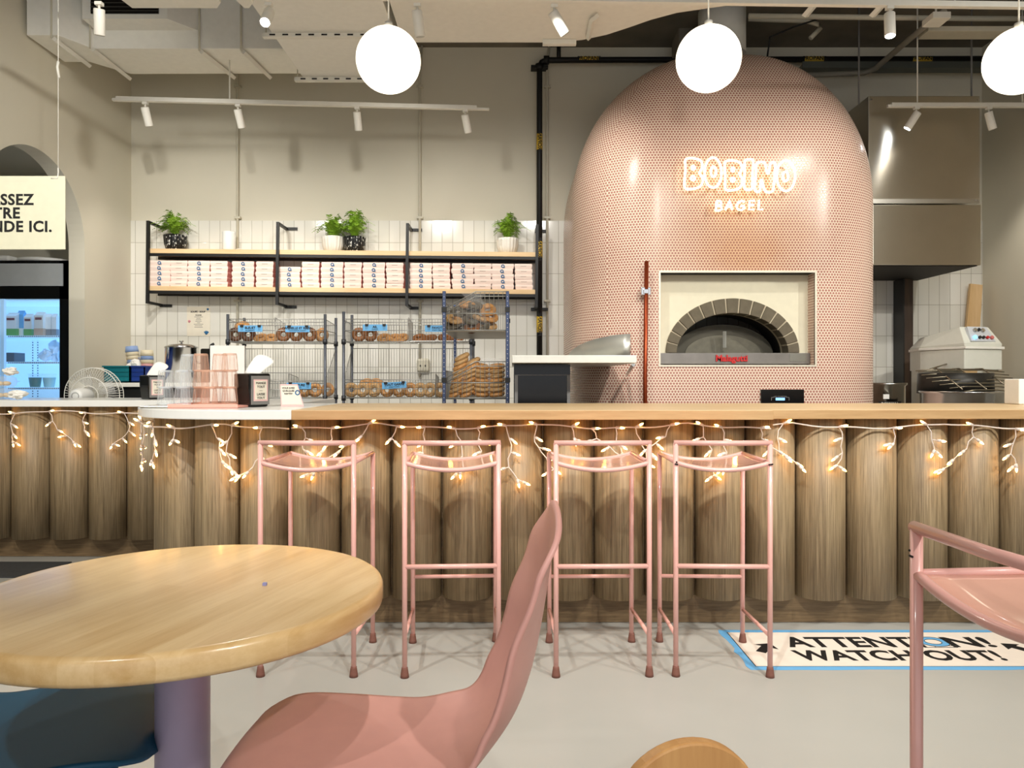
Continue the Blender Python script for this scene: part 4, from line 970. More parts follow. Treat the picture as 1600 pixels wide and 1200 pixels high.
for si, sec_ in enumerate(cols):
    for ci, (px, lg, n_) in enumerate(sec_):
        for k in range(n_):
            src = pb[lg]; y = SY+.12
            if lg in used:
                o = src.copy(); C.objects.link(o)
                for ch in src.children: c_ = ch.copy(); C.objects.link(c_); c_.parent = o
            else: o = src; used.add(lg)
            x = X(px, SY)*1.0+rb.uniform(-.005, .005)
            o.location = (x, y+rb.uniform(-.004, .004), on_shelf(x, zs2)+.0015+k*.0475); o.rotation_euler = (0, slope, rb.uniform(-.02, .02))
            row = ['bottom', 'second', 'third', 'fourth', 'top'][k] if n_ == 5 else ['bottom', 'second', 'third', 'top'][k]
            tag(o, ('pink pastry box with blue ring, ' if lg else 'narrow plain pink pastry box, ')+f'{row} of {names[ci]} stack, {secn[si]} shelf bay', 'box', 'pink pastry boxes on the wall shelf')
# ferns
def fern(label, x, potm, seed, ribs=True, h=1.0):
    rnd = random.Random(seed); z = on_shelf(x, zs1)+.001
    t = thing('potted_fern', label, 'potted plant', (x, SY+.13, z), group='potted ferns on the wall shelf')
    MB().lathe([(.062, 0), (.078, .01), (.095, .06), (.1, .12), (.102, .142), (.094, .142), (.09, .125), (0, .125)], (0, 0, 0), 72, ribs=18 if ribs else 0, rib=.035, cap=False).build('pot', potm, t)
    b = MB()
    for k in range(58):
        a = rnd.uniform(0, 2*PI); rch = rnd.uniform(.05, .24); hh_ = rnd.uniform(.13, .24)*(1.15-rch*2.2)*h; L_ = 13
        if math.sin(a) > 0: rch = min(rch, .14)
        pp = []
        for i in range(L_+1):
            f_ = i/L_; r_ = rch*f_**1.2; zz = .12+hh_*math.sin(min(1, f_*1.15)*PI*.62)*1.05-(.05*f_**3 if rch > .13 else 0)
            pp.append(Vector((math.cos(a)*r_, math.sin(a)*r_, zz)))
        for i in range(1, L_):
            p = pp[i]; d_ = (pp[i+1]-pp[i-1]).normalized(); sd = d_.cross(Vector((0, 0, 1))); sd = sd.normalized() if sd.length > .01 else Vector((1, 0, 0))
            ln = .038*math.sin(PI*(.12+.85*i/L_))+.005
            for s_ in (-1, 1):
                tip = p+(sd*s_*.9+d_*.45+Vector((0, 0, rnd.uniform(-.25, .15)))).normalized()*ln; n = len(b.v)
                wv = d_*.0055; b.v += [tuple(p-wv*.6), tuple(p*.5+tip*.5-wv), tuple(tip), tuple(p*.5+tip*.5+wv), tuple(p+wv*.6)]
                b.face((n, n+1, n+2, n+3, n+4))
        b.tube([tuple(p) for p in pp[::3]], .0012, 3, cap=False)
    b.build('foliage', leafm, t)
speck = mat('pot_black', (24, 25, 26), .3)
nt = speck.node_tree; no_ = nt.nodes.new('ShaderNodeTexNoise'); no_.inputs['Scale'].default_value = 90; no_.inputs['Detail'].default_value = 1
mp_ = nt.nodes.new('ShaderNodeMapping'); mp_.inputs['Scale'].default_value = (1, 1, .35); tc_ = nt.nodes.new('ShaderNodeTexCoord')
cr = nt.nodes.new('ShaderNodeMapRange'); cr.inputs[1].default_value = .63; cr.inputs[2].default_value = .67
mm = nt.nodes.new('ShaderNodeMix'); mm.data_type = 'RGBA'; mm.inputs[6].default_value = lin((24, 25, 26)); mm.inputs[7].default_value = lin((230, 228, 220))
nt.links.new(tc_.outputs['Object'], mp_.inputs[0]); nt.links.new(mp_.outputs[0], no_.inputs['Vector']); nt.links.new(no_.outputs[0], cr.inputs[0]); nt.links.new(cr.outputs[0], mm.inputs[0]); nt.links.new(mm.outputs[2], nt.nodes['Principled BSDF'].inputs['Base Color'])
fern('large fern in a black speckled pot alone above the leftmost boxes', X(274, 7.05), speck, 1, h=1.1)
fern('fern in a white ribbed pot beside the black potted fern', X(520, 7.05), mat('pot_white', (236, 232, 222), .35), 2, h=.95)
fern('fern in a black speckled pot touching its white potted neighbour', X(554, 7.05), speck, 3, h=1.1)
fern('fern in a white ribbed pot alone near the gas pipe', X(793, 7.05), MT['pot_white'], 4, h=1.05)
xs_ = X(359, 7.05); t = thing('speaker', 'small white cylinder speaker on the upper shelf board', 'speaker', (xs_, 7.03, on_shelf(xs_, zs1)+.001))
MB().lathe([(.045, 0), (.055, .006), (.06, .015), (.06, .172), (.056, .18), (0, .18)], (0, 0, 0), 32).build('speaker_body', wplas, t)
MB().tube([(.055, .02, .02), (.1, .03, .03), (.11, .06, .012), (.13, .1, .006)], .004, 6).build('cable', white, t)

# ================================================================== wire racks and bagels
def bagel_mesh(m, R_=.04, r_=.0215, seed=0, name='bagel'):
    rnd = random.Random(seed); b = MB(); n, k = 24, 10; rws = []
    for i in range(n+1):
        a = 2*PI*(i % n)/n; rr = r_*(1+.06*math.sin(a*3+seed)); row = []
        for j in range(k+1): c_ = 2*PI*j/k; row.append(((R_+rr*math.cos(c_))*math.cos(a), (R_+rr*math.cos(c_))*math.sin(a), rr*.85*math.sin(c_)))
        rws.append(row)
    b.grid(rws, True); o = b.build(name, m); me = o.data; bpy.data.objects.remove(o); return me
bg = [mat('bagel_brown', (134, 84, 42), .5, noise=.35, nscale=60), mat('bagel_dark', (96, 58, 30), .5, noise=.4, nscale=60), mat('bagel_seed', (186, 148, 100), .6, noise=.3, nscale=120), mat('bagel_gold', (190, 138, 82), .5, noise=.3, nscale=70), mat('bagel_poppy', (92, 84, 70), .6, noise=.5, nscale=120)]
BM = [bagel_mesh(m, seed=i) for i, m in enumerate(bg)]
def bagel(x, y, z, kind, rot, label, group, s_=1):
    o = bpy.data.objects.new('bagel', BM[kind]); C.objects.link(o); o.location = (x, y, z); o.rotation_euler = rot; o.scale = (s_, s_, s_)
    return tag(o, label, 'bagel', group)
def rack(label, x0, x1, y0, y1, top, baskets, pm, slant=False):
    t = thing('wire_rack', label, 'rack', (x0, y0, 0)); w_, d_ = x1-x0, y1-y0
    for xx in (0, w_):
        for yy in (0, d_):
            p = MB().cyl((xx, yy, 0), (xx, yy, top), .0125, 10).build('post', pm, t)
            for zf, h_, hb_ in baskets:
                MB().cyl((xx, yy, zf-.02), (xx, yy, zf+.02), .019, 10).build('collar', mat('collar', (60, 62, 66), .4, .5), p)
    for zf, h_, hb_ in baskets:
        b = MB(); r_ = .0016
        for z_ in (zf, zf+h_*.5, zf+h_*.86, zf+h_):
            b.tube([(0, -.006, z_), (w_, -.006, z_)], .003 if z_ != zf else .004, 6)
        for z_ in (zf, zf+hb_*.5, zf+hb_): b.tube([(0, d_, z_), (w_, d_, z_)], .003, 6)
        for xx in (0, w_):
            for z_ in (zf, zf+h_*.5, zf+h_): b.tube([(xx, 0, z_), (xx, d_, z_+(hb_-h_ if z_ > zf+h_*.9 else 0))], .003, 6)
        n = int(w_/.0225)
        for i in range(1, n):
            xx = w_*i/n; b.tube([(xx, -.006, zf), (xx, -.006, zf+h_)], r_, 4, cap=False); b.tube([(xx, d_, zf), (xx, d_, zf+hb_)], r_, 4, cap=False); b.tube([(xx, 0, zf), (xx, d_, zf)], r_, 4, cap=False)
        n = int(d_/.03)
        for i in range(1, n):
            for xx in (0, w_): b.tube([(xx, d_*i/n, zf), (xx, d_*i/n, zf+h_+(hb_-h_)*i/n)], r_, 4, cap=False)
        b.build('basket', wire_m, t)
    return t
r1x0, r1x1 = X(356, 6.2), X(508, 6.2); r2x0, r2x1 = X(537, 6.2), -.335
z1f, z2f = Z(534, 6.2), Z(622, 6.2)
rack('tall wire rack of bagels nearest the steel stock pot', r1x0, r1x1, 6.2, 6.58, Z(491, 6.2), [(z1f, .185, .16), (z2f, .14, .42)], post_m)
rack('tall wire rack of bagels in the middle between two others', r2x0, r2x1, 6.2, 6.52, Z(487, 6.2), [(z1f, .185, .16), (z2f, .15, .42)], post_m)
for nm, xx, zz in (('a', X(434, 6.3), z1f), ('b', X(455, 6.3), z2f), ('c', X(640, 6.3), z1f), ('d', X(682, 6.3), z2f)):
    b = MB()
    for k in range(9): b.tube([(xx, 6.22+k*.035, zz), (xx, 6.22+k*.035, zz+.2-.004*k)], .0016, 4, cap=False)
    b.tube([(xx, 6.22, zz+.12), (xx, 6.24, zz+.2), (xx, 6.5, zz+.17), (xx, 6.5, zz)], .0025, 5)
    tag(b.build('basket_divider', wire_m), {'a': 'upright wire divider in the upper basket of the left rack', 'b': 'upright wire divider in the lower basket of the left rack', 'c': 'upright wire divider in the upper basket of the middle rack', 'd': 'upright wire divider in the lower basket of the middle rack'}[nm], 'divider')
G1 = 'bagels in the left rack upper basket'
def brow(pxs, zf, kind, lab, group, y=6.31, stand=True, py=None):
    for i, px in enumerate(pxs):
        rr = random.Random(px); s_ = 1
        if stand: bagel(X(px, y), y, zf+.062*1.0+.003, kind, (PI/2-.12, 0, rr.uniform(-.3, .3)), lab, group)
        else: bagel(X(px, y), y, zf+.037, kind, (.5+rr.uniform(-.1, .1), rr.uniform(-.25, .25), 0), lab, group)
brow([368, 388], z1f, 1, 'dark brown bagel standing upright under the first blue price tag', 'dark bagels under the first tag')
brow([408, 424], z1f, 3, 'golden bagel lying flat beside the dark upright bagels', 'golden bagels lying flat in the left rack', stand=False)
brow([443, 463, 484], z1f, 0, 'brown bagel standing upright under the cinnamon raisin tag', 'bagels under the second tag')
brow([503], z1f, 3, 'golden bagel leaning at the right end of the upper left basket', 'end bagel', y=6.36)
bagel(X(378, 6.42), 6.42, z1f+.15, 3, (.5, 0, 0), 'pale bagel half resting above the first blue tag', 'pale bagel above tag')
brow([476, 492], z2f, 3, 'golden bagel under the lower left blue tag', 'golden bagels under the lower left tag')
brow([512], z2f, 3, 'golden bagel at the lower basket end beyond the rack post', 'golden bagel behind post', y=6.45)
brow([561, 579], z1f, 0, 'brown bagel standing upright under the middle rack first tag', 'brown bagels in the middle rack upper basket')
brow([600, 617, 632-4], z1f, 3, 'golden bagel lying flat between divider and upright bagels', 'golden bagels flat in the middle rack', stand=False)
brow([655, 672, 695, 715], z1f, 0, 'brown bagel lying on white paper in the upper middle basket', 'brown bagels on paper in the upper middle basket', y=6.33, stand=False)
brow([549, 567, 585], z2f, 2, 'seeded bagel standing upright at the left of the lower middle basket', 'seeded bagels at the left of the lower basket')
brow([605, 624, 641], z2f, 3, 'golden seeded bagel under the lower middle blue tag', 'bagels under the lower middle tag')
brow([657, 672, 688], z2f, 2, 'seeded bagel at the right of the lower middle basket', 'seeded bagels at the right of the lower basket')
brow([573, 588], z2f+.085, 3, 'golden bagel lying on top of the upright seeded bagels', 'bagels lying on the upright row', y=6.36, stand=False)
tag(MB().box(X(646, 6.35), X(735, 6.35), 6.24, 6.42, z1f+.002, z1f+.012).build('paper_liner', paper_w), 'white paper liner beneath bagels in the middle rack', 'paper')
# blue tags with clips
def ptag(px, py, l1, l2, label, rot=0, w_=.2):
    Y = 6.185; t = thing('price_tag', label, 'price tag', (X(px, Y), Y, Z(py, Y))); t.rotation_euler.y = rot
    MB().box(-w_/2, w_/2, -.002, .001, -.026, .026).build('card', blue_l, t)
    text('lettering', l1, .026, ink, t, (0, -.0032, .006), bold=.0008); text('lettering', l2, .015, ink, t, (0, -.0032, -.014))
    for sx in (-.068, .075):
        c_ = MB().box(sx-.013, sx+.013, -.008, .008, .012, .03).build('clip', black, t)
        MB().tube([(sx-.006, -.009, .012), (sx-.006, -.009, -.012), (sx+.006, -.009, -.012), (sx+.006, -.009, .012)], .0012, 4).build('clip_wire', steel, c_)
ptag(391, 513.5, 'BLEUET', 'BLUEBERRY', 'blue price tag at the left of the upper left basket')
ptag(465, 514, 'CANNELLE ET RAISIN', 'CINNAMON RAISIN', 'blue price tag reading of cinnamon and raisins')
ptag(467, 603, 'NATURE', 'PLAIN', 'blue price tag on the lower left basket behind the card')
ptag(586, 512, 'AIL', 'GARLIC', 'blue price tag on the upper middle basket beside its left end')
ptag(683, 513.5, 'PAVOT', 'POPPY SEED', 'blue price tag of the upper middle basket nearest the bagged bagels')
ptag(616, 602, 'TOUT GARNI', 'EVERYTHING', 'tilted blue price tag on the lower middle basket', rot=-.06)
# front rack, end on
x0, x1, y0, y1 = -.449, -.03, 5.0, 5.95
RK = thing('wire_rack', 'blue post wire rack of bagged bagels beside the steel shelf', 'rack', (x0, y0, 0)); w_, d_ = x1-x0, y1-y0
for xx in (0, w_):
    for yy in (0, d_):
        p = MB().box(xx-.011, xx+.011, yy-.011, yy+.011, 0, Z(455, 5.0)).build('post', blue_post, RK, bevel=.003)
        b = MB()
        for k in range(30): b.box(xx-.002, xx+.002, yy-.0125, yy-.011, .9+k*.029, .904+k*.029)
        b.build('adjust_hole', white, p)
        MB().box(xx-.016, xx+.016, yy-.016, yy+.016, Z(488, 5), Z(480, 5)).build('collar', black, p); MB().box(xx-.016, xx+.016, yy-.016, yy+.016, Z(598, 5), Z(590, 5)).build('collar', black, p)
zA, zB = Z(516, 5.0), Z(622, 5.0)
for zf, hz_, px_k, py_l, py_r in ((zA, Z(490, 5), 743, 483, 456), (zB, Z(598, 5), 743, 592, 565)):
    b = MB(); zl, zr = Z(py_l, 5)-0, Z(py_r, 5); xk = X(px_k, 5)-x0
    b.tube([(0, -.004, zl), (xk, -.004, zr), (w_, -.004, zr)], .0035, 6).tube([(0, -.004, zl-.03), (xk, -.004, zr-.03), (w_, -.004, zr-.03)], .0035, 6)
    b.tube([(0, -.004, hz_), (w_, -.004, hz_)], .004, 6).tube([(0, -.004, zf), (w_, -.004, zf)], .004, 6)
    for i in range(1, 14):
        xx = w_*i/14; zz = zl+(zr-zl)*min(1, xx/xk); b.tube([(xx, -.004, zf), (xx, -.004, zz)], .0018, 4, cap=False); b.tube([(xx, d_, zf), (xx, d_, zr)], .0018, 4, cap=False)
    for xx in (0, w_):
        for z_ in (zf, zf+.1, zr-.06): b.tube([(xx, 0, z_), (xx, d_, z_)], .003, 6)
        for i in range(1, 24): b.tube([(xx, d_*i/24, zf), (xx, d_*i/24, zr-.06)], .0018, 4, cap=False)
    b.build('basket', wire_m, RK)
    MB().box(.0, w_, 0, d_, zf-.008, zf-.004).build('basket_floor', mat('rack_floor', (140, 128, 108), .4, .6), RK)
def bag(label, prof, c, sy_=.7):
    b = MB(); rnd = random.Random(len(label)); n = 28; rws = []
    for i, (r_, z_) in enumerate(prof):
        row = []
        for k in range(n+1):
            a = 2*PI*(k % n)/n; rr = r_*(1+.10*math.sin(a*5+i*1.3)+.05*math.sin(a*9+i*2)+rnd.uniform(-.03, .03)*(k < n)); row.append((rr*math.cos(a), rr*math.sin(a)*sy_, z_))
        row[-1] = row[0]; rws.append(row)
    b.grid(rws, True); o = b.build('bagel_bag', bag_m, subd=1); o.location = c; return tag(o, label, 'plastic bag')
bag('clear plastic bag of poppy bagels in the upper basket', [(.10, .0), (.13, .03), (.14, .1), (.135, .16), (.10, .2), (.05, .225), (.07, .25), (.09, .27)], (X(739, 5.2), 5.22, zA+.003))
bag('clear plastic bag of stacked bagels leaning at the lower left', [(.07, 0), (.09, .04), (.1, .12), (.1, .2), (.07, .25), (.06, .27), (.08, .28)], (X(722, 5.15), 5.17, zB+.003), .6)
bag('clear plastic bag of stacked bagels at the lower right', [(.07, 0), (.09, .04), (.095, .1), (.09, .17), (.05, .2), (.06, .22), (.09, .25), (.07, .265)], (X(768, 5.15), 5.17, zB+.003), .6)
rnd = random.Random(3)
for i, (px, py, kd) in enumerate([(707, 508, 4), (722, 510, 4), (738, 511, 0), (752, 508, 4), (764, 508, 2), (709, 498, 2), (722, 496, 3), (736, 499, 4), (750, 497, 2), (766, 494, 3), (716, 486, 4), (730, 485, 4), (745, 486, 4), (762, 484, 3), (730, 475, 3), (742, 477, 4)]):
    Y = 5.17+rnd.uniform(0, .08); bagel(X(px, Y), Y, max(Z(py, 5.17), zA+.03), kd, (.5+rnd.uniform(-.4, .4), rnd.uniform(-.5, .5), 0), 'bagel inside the clear bag in the upper basket of the blue rack', 'bagged bagels in the upper basket', .95)
for px0, tl, n_, lab, gr, yy0 in ((712, .5, 9, 'seeded bagel stacked in the leaning lower left bag', 'bagged bagels lower left', 617), (730, .45, 8, 'seeded bagel in the second leaning stack of the lower left bag', 'bagged bagels lower middle', 612), (752, -.1, 7, 'seeded bagel in the first stack of the lower right bag', 'bagged bagels lower right first stack', 616), (776, .1, 7, 'seeded bagel in the stack closest to the rack right post', 'bagged bagels lower right second stack', 616)):
    for k in range(n_):
        Y = 5.15; px = px0+(k*1.2 if tl > .3 else 0); bagel(X(px, Y), Y, zB+.026+k*.031, 2 if k % 3 else 3, (.15, -tl, 0), lab, gr, .93)

# ================================================================== steel shelf by the oven
ys = 4.6; zs0, zs1_ = Z(567, ys), Z(555, ys)
t = thing('steel_shelf', 'wide brushed steel work shelf wrapping the oven corner', 'shelf', (0, 0, 0))
MB().prism([(0.0, ys), (X(995, ys), ys), (X(995, ys), of_-.012)]+[(OX-ow+orr+(orr+.012)*math.cos(PI/2+PI/2*i/8), of_+orr-(orr+.012)*math.sin(PI/2+PI/2*i/8)) for i in range(9) if X(995, ys) > OX-ow+orr+(orr+.012)*math.cos(PI/2+PI/2*i/8)]+[(.0, of_+orr)], zs0, zs1_).build('shelf_plate', mat('steel_bright', (224, 224, 216), .36, .35), t, bevel=.003)
MB().tube([(X(991, ys), ys+.03, zs0-.01), (.85, of_-.012, Z(586, 5.58))], .014, 4).build('bracket', steel, t)
xl, xr = OX-ow, OX+ow; a0_ = math.acos((X(985, 5.6)-xl-orr)/(orr+.03)); pts = []
for i in range(15): a = a0_+(PI-a0_)*i/14; pts.append((xl+orr+(orr+.03)*math.cos(a), of_+orr-(orr+.03)*math.sin(a), 0))
ca_ = MB(); rws = [[(p[0], p[1], zs1_) for p in pts], [(p[0], p[1], 1.535-.17*(i/len(pts))**1.6) for i, p in enumerate(pts)]]
ca_.grid(rws, True); ca_.build('curved_guard', mat('guard_steel', (206, 206, 198), .38, .7), t, solid=.004)
t = thing('black_cabinet', 'black cabinet with grey framed door under the steel shelf', 'cabinet', (0, 0, 0))
cY = 4.9; cx0, cx1 = X(803, cY), X(891, cY)
MB().box(cx0, cx1, cY, 5.5, 0, zs0-.004).build('cabinet_body', blackg, t)
b = MB(); b.box(cx0+.005, cx0+.025, cY-.02, cY, .1, Z(586, cY)).box(cx1-.022, cx1-.002, cY-.02, cY, .1, Z(586, cY)).box(cx0+.005, cx1-.002, cY-.02, cY, Z(586.5, cY), Z(585.5, cY))
b.build('door_frame', greym, t)
MB().box(cx0+.025, cx1-.022, cY-.01, cY, .1, Z(586.5, cY)).build('door_panel', blackg, t)

# ================================================================== left back bench
by0, by1, bz = 6.3, 7.15, Z(598, 6.3)
t = thing('back_bench', 'white topped low bench against the tiled wall behind the fan', 'bench', (0, 0, 0))
MB().box(-3.45, -2.40, by0, by1, bz-.035, bz).build('bench_top', white, t, bevel=.003)
MB().box(-3.40, -2.45, by0+.05, by1, 0, bz-.035).build('bench_body', black, t)
def crate(px0, px1, y, m, label):
    t = thing('plastic_crate', label, 'crate', (0, 0, 0)); xa, xb = X(px0, y), X(px1, y)
    b = MB(); b.box(xa, xb, y, y+.26, bz+.001, bz+.012); zt2 = Z(571.5, y)
    b.box(xa, xb, y, y+.008, bz+.001, zt2).box(xa, xb, y+.252, y+.26, bz+.001, zt2).box(xa, xa+.008, y, y+.26, bz+.001, zt2).box(xb-.008, xb, y, y+.26, bz+.001, zt2)
    b.box(xa-.01, xb+.01, y-.01, y+.0, zt2-.012, zt2).build('crate_body', m, t)
    b = MB(); 
    for k in range(3): b.box(xa+.01, xb-.01, y-.006, y, bz+.02+k*.035, bz+.028+k*.035)
    b.build('rib', m, t)
    p = MB(); rr = random.Random(px0)
    for k in range(5): p.sphere((xb-.08+rr.uniform(-.05, .05), y-.0+rr.uniform(.02, .2), zt2-.03), .03, 8, 6, sz=.7)
    return t
crate(162, 203, 6.34, mat('crate_teal', (20, 120, 130), .4), 'teal plastic crate on the back bench behind the fan')
crate(204, 226, 6.34, mat('crate_navy', (28, 60, 140), .4), 'navy blue plastic crate next to the teal one')
b = MB(); rr = random.Random(5); pz = Z(572, 6.34)
def crumple(name, label, c, s_, m=None, seed=1, hz=.5):
    rr = random.Random(seed); b = MB(); rings, seg = 7, 12; rws = []
    for i in range(rings+1):
        row = []
        for k in range(seg+1):
            a = 2*PI*(k % seg)/seg; th = PI*i/rings; r_ = s_*(1+.28*math.sin(a*3+i*1.7+seed)+.14*math.sin(a*5+i*2.9)); row.append((r_*math.sin(th)*math.cos(a), r_*math.sin(th)*math.sin(a)*.7, -r_*hz*math.cos(th)))
        rws.append(row)
    zmin = min(p[2] for r in rws for p in r)
    b.grid(rws, False); o = b.build(name, m or paper_w); o.location = (c[0], c[1], c[2]-zmin); return tag(o, label, 'paper')
crumple('crumpled_paper', 'crumpled white paper in the blue crate beside the cups', (X(205, 6.45), 6.5, bz+.013), .07, seed=3, hz=1.0)
# cup stacks on a small wooden block
cb_ = tag(MB().box(X(190, 6.8), X(240, 6.8), 6.72, 6.92, bz+.001, Z(574, 6.8)).build('wooden_block', boardw, bevel=.003), 'small wooden riser under the striped paper cups', 'block')
cupc = [mat('cup_pink', (232, 178, 180), .5), mat('cup_blue', (150, 176, 224), .5), mat('cup_cream', (238, 226, 196), .5)]
def cupstack(px, seq, tilt, label, zb_c):
    for k, ci in enumerate(seq):
        o = MB().lathe([(.056, 0), (.05, .052), (.0, .052)], (0, 0, 0), 24, cap=False).build('paper_cup', cupc[ci], solid=.0015)
        o.location = (X(px, 6.8)+.006*k*tilt, 6.82, zb_c+.0015+k*.034); o.rotation_euler.y = -.03*k*abs(tilt)*(1 if tilt < 0 else 1)
        tag(o, f"{['pink', 'blue', 'cream'][ci]} paper cup, {['bottom', 'second', 'third', 'fourth', 'fifth'][k]} in the {label}", 'paper cup', 'paper cups on the back bench')
zcb = Z(574, 6.8)
cupstack(208, [0, 1, 2, 2, 1], -.8, 'taller left stack of nested cups', zcb); cupstack(228, [0, 2, 1, 2], .0, 'shorter right stack of nested cups', zcb)
# poster
t = thing('menu_poster', 'cream soup menu poster taped to the white tiles', 'poster', (X(310, 7.18), 7.184, Z(502, 7.18)))
MB().box(-.11, .11, -.001, .002, -.14, .14).build('sheet', paper, t)
text('lettering', 'SOUPE - SOUP', .022, ink, t, (-.005, -.0025, .09), bold=.0006)
text('lettering', 'DU JOUR', .014, ink, t, (0, -.0025, .058), bold=.0005)
b = MB()
for k, wd in enumerate((.08, .04, .05, .06, .03, .09, .07, .08)): b.box(-wd/2, wd/2, -.0022, -.001, .04-k*.014, .044-k*.014)
b.build('menu_lines', greym, t)
b = MB(); 
for k in range(4): b.prism([(0, 0)], 0, 0) if 0 else None
for a in (-40, -10, 20, 45): b.tube([(.075, -.002, -.125), (.075+.03*math.sin(math.radians(a)), -.002, -.125+.035*math.cos(math.radians(a)))], .006, 5)
b.sphere((.088, 0, .115), .011, 10, 6); b.build('blue_motif', boxblue, t)
MB().sphere((-.088, .0, -.0), .013, 10, 8).build('pink_motif', mat('radish', (222, 150, 160), .6), t)
# pot with lid
t = thing('cooking_pot', 'tall polished steel pot with lid behind the clear glasses', 'pot', (X(282, 6.6), 6.62, bz+.001))
pr_ = X(306, 6.6)-X(282, 6.6)
zt3 = Z(541, 6.6)-bz
MB().lathe([(pr_-.004, 0), (pr_, .005), (pr_, zt3-.02), (pr_+.006, zt3-.015), (pr_+.006, zt3-.01)], (0, 0, 0), 40).build('pot_body', chrome, t)
l_ = MB().lathe([(pr_+.004, zt3-.01), (pr_+.004, zt3-.004), (pr_*.7, zt3+.014), (.02, zt3+.024), (0, zt3+.024)], (0, 0, 0), 40).build('lid', chrome, t)
MB().lathe([(.008, zt3+.022), (.008, zt3+.034), (.02, zt3+.038), (.02, zt3+.048), (0, zt3+.05)], (0, 0, 0), 16).build('lid_knob', chrome, l_)
b = MB().tube([(pr_, -.04, .17), (pr_+.05, -.03, .175), (pr_+.05, .03, .175), (pr_, .04, .17)], .008, 8); b.build('handle', chrome, t)
t = thing('black_appliance', 'black appliance with lever partly hidden between pot and white board', 'appliance', (X(320, 6.6), 6.65, bz+.001))
MB().box(-.03, .09, -.08, .1, 0, Z(545, 6.6)-bz).build('housing', blackg, t, bevel=.012)
MB().tube([(.03, 0, Z(546, 6.6)-bz), (.035, 0, Z(539, 6.6)-bz), (.06, 0, Z(537, 6.6)-bz)], .012, 8).build('lever', black, t)
# white upright board behind the glasses
t = thing('white_board', 'blank white board standing behind the pink glasses', 'board', (X(355, 4.45), 4.45, T1z+.0005))
MB().box(X(328, 4.45)-X(355, 4.45), X(382, 4.45)-X(355, 4.45), 0, .012, .012, Z(540, 4.45)-T1z).build('panel', paper_w, t, bevel=.002)
MB().box(-.09, .09, -.05, .05, 0, .012).build('foot', black, t)
# fan
fy = 5.88; t = thing('pedestal_fan', 'white fan seen from behind with round motor and wire cage', 'fan', (X(147, fy), fy, 0))
zf_ = Z(618, fy); fr_ = .215
b = MB()
for r_, yy in ((fr_, -.03), (fr_, .03), (fr_*.66, -.07), (fr_*.35, -.08)): b.tube([(r_*math.cos(2*PI*i/36), yy, zf_+r_*math.sin(2*PI*i/36)) for i in range(36)], .0035, 6, closed=True)
for i in range(64):
    a = 2*PI*i/64; c_, s_ = math.cos(a), math.sin(a); b.tube([(.07*c_, -.085, zf_+.07*s_), (fr_*.66*c_, -.07, zf_+fr_*.66*s_), (fr_*c_, -.03, zf_+fr_*s_), (fr_*c_, .03, zf_+fr_*s_), (fr_*.6*c_, .075, zf_+fr_*.6*s_), (.04*c_, .085, zf_+.04*s_)], .0013, 4, cap=False)
b.build('cage', white, t)
mo = MB().lathe([(.05, -.07), (.058, -.05), (.06, .05), (.05, .09), (.045, .1), (0, .1)], (-.025, -.11, zf_+.0), 28, axis='Y').build('motor', wplas, t)
b = MB()
for i in range(16): a = 2*PI*i/16; b.box(-.025+.026*math.cos(a)-.002, -.025+.026*math.cos(a)+.002, -.2125, -.21, zf_+.026*math.sin(a)-.005, zf_+.026*math.sin(a)+.005)
b.build('motor_vent', greym, mo)
for k in range(4):
    a = k*PI/2+.3; rw = [[(.03*math.cos(a)+0*math.sin(a), .0, zf_+.03*math.sin(a)), (.03*math.cos(a+.5), .02, zf_+.03*math.sin(a+.5))], [(.18*math.cos(a-.2), -.01, zf_+.18*math.sin(a-.2)), (.18*math.cos(a+.55), .03, zf_+.18*math.sin(a+.55))]]
    MB().grid(rw).build('blade', plast, t, solid=.003)
MB().cyl((0, -.05, .03), (0, -.05, zf_-.05), .014, 10).build('pole', white, t)
MB().lathe([(.19, 0), (.18, .02), (.03, .035)], (0, -.05, 0), 28).build('base', white, t)

# ================================================================== things on the white corner
def tumbler(m):
    o = MB(); pr = [(.0395, 0), (.0395, .004), (.038, .03), (.034, .084), (.0315, .09), (0, .09)]
    b = MB().lathe(pr, (0, 0, 0), 48, ribs=16, rib=.05, cap=False)
    b.lathe([(.0405, 0), (.0405, .006), (.0365, .006), (.0365, 0)], (0, 0, 0), 32, mi=1, cap=False)
    b.lathe([(.031, .080), (.0325, .0905), (0, .0915)], (0, 0, 0), 32, mi=1, cap=False)
    for q_ in range(10):
        t_ = 2*PI*q_/10; b.tube([(.0405*math.cos(t_), .0405*math.sin(t_), .006), (.0335*math.cos(t_), .0335*math.sin(t_), .086)], .0010, 4, mi=1, cap=False)
    ob = b.build('tumbler', list(m)); me = ob.data; bpy.data.objects.remove(ob); return me
TM = [tumbler((glassm, mat('glass_edge', (240, 246, 250), .08, alpha=.3))), tumbler((glassp, mat('glass_edge_pink', (250, 196, 164), .08, alpha=.34)))]
trayz = T1z+.012
gl = [(0, 259, 3.86, 2, 'clear'), (0, 285, 3.84, 2, 'clear'), (0, 294, 4.02, 3, 'clear rear'), (1, 314, 3.93, 3, 'pink'), (1, 327, 3.82, 2, 'pink front'), (1, 344, 3.95, 3, 'pink'), (1, 359, 3.88, 3, 'pink')]
gn = ['outermost clear stack by the tissue box', 'second clear stack', 'rear clear stack before the steel pot', 'first pink stack', 'front pink stack', 'middle pink stack', 'pink stack nearest the black dispenser']
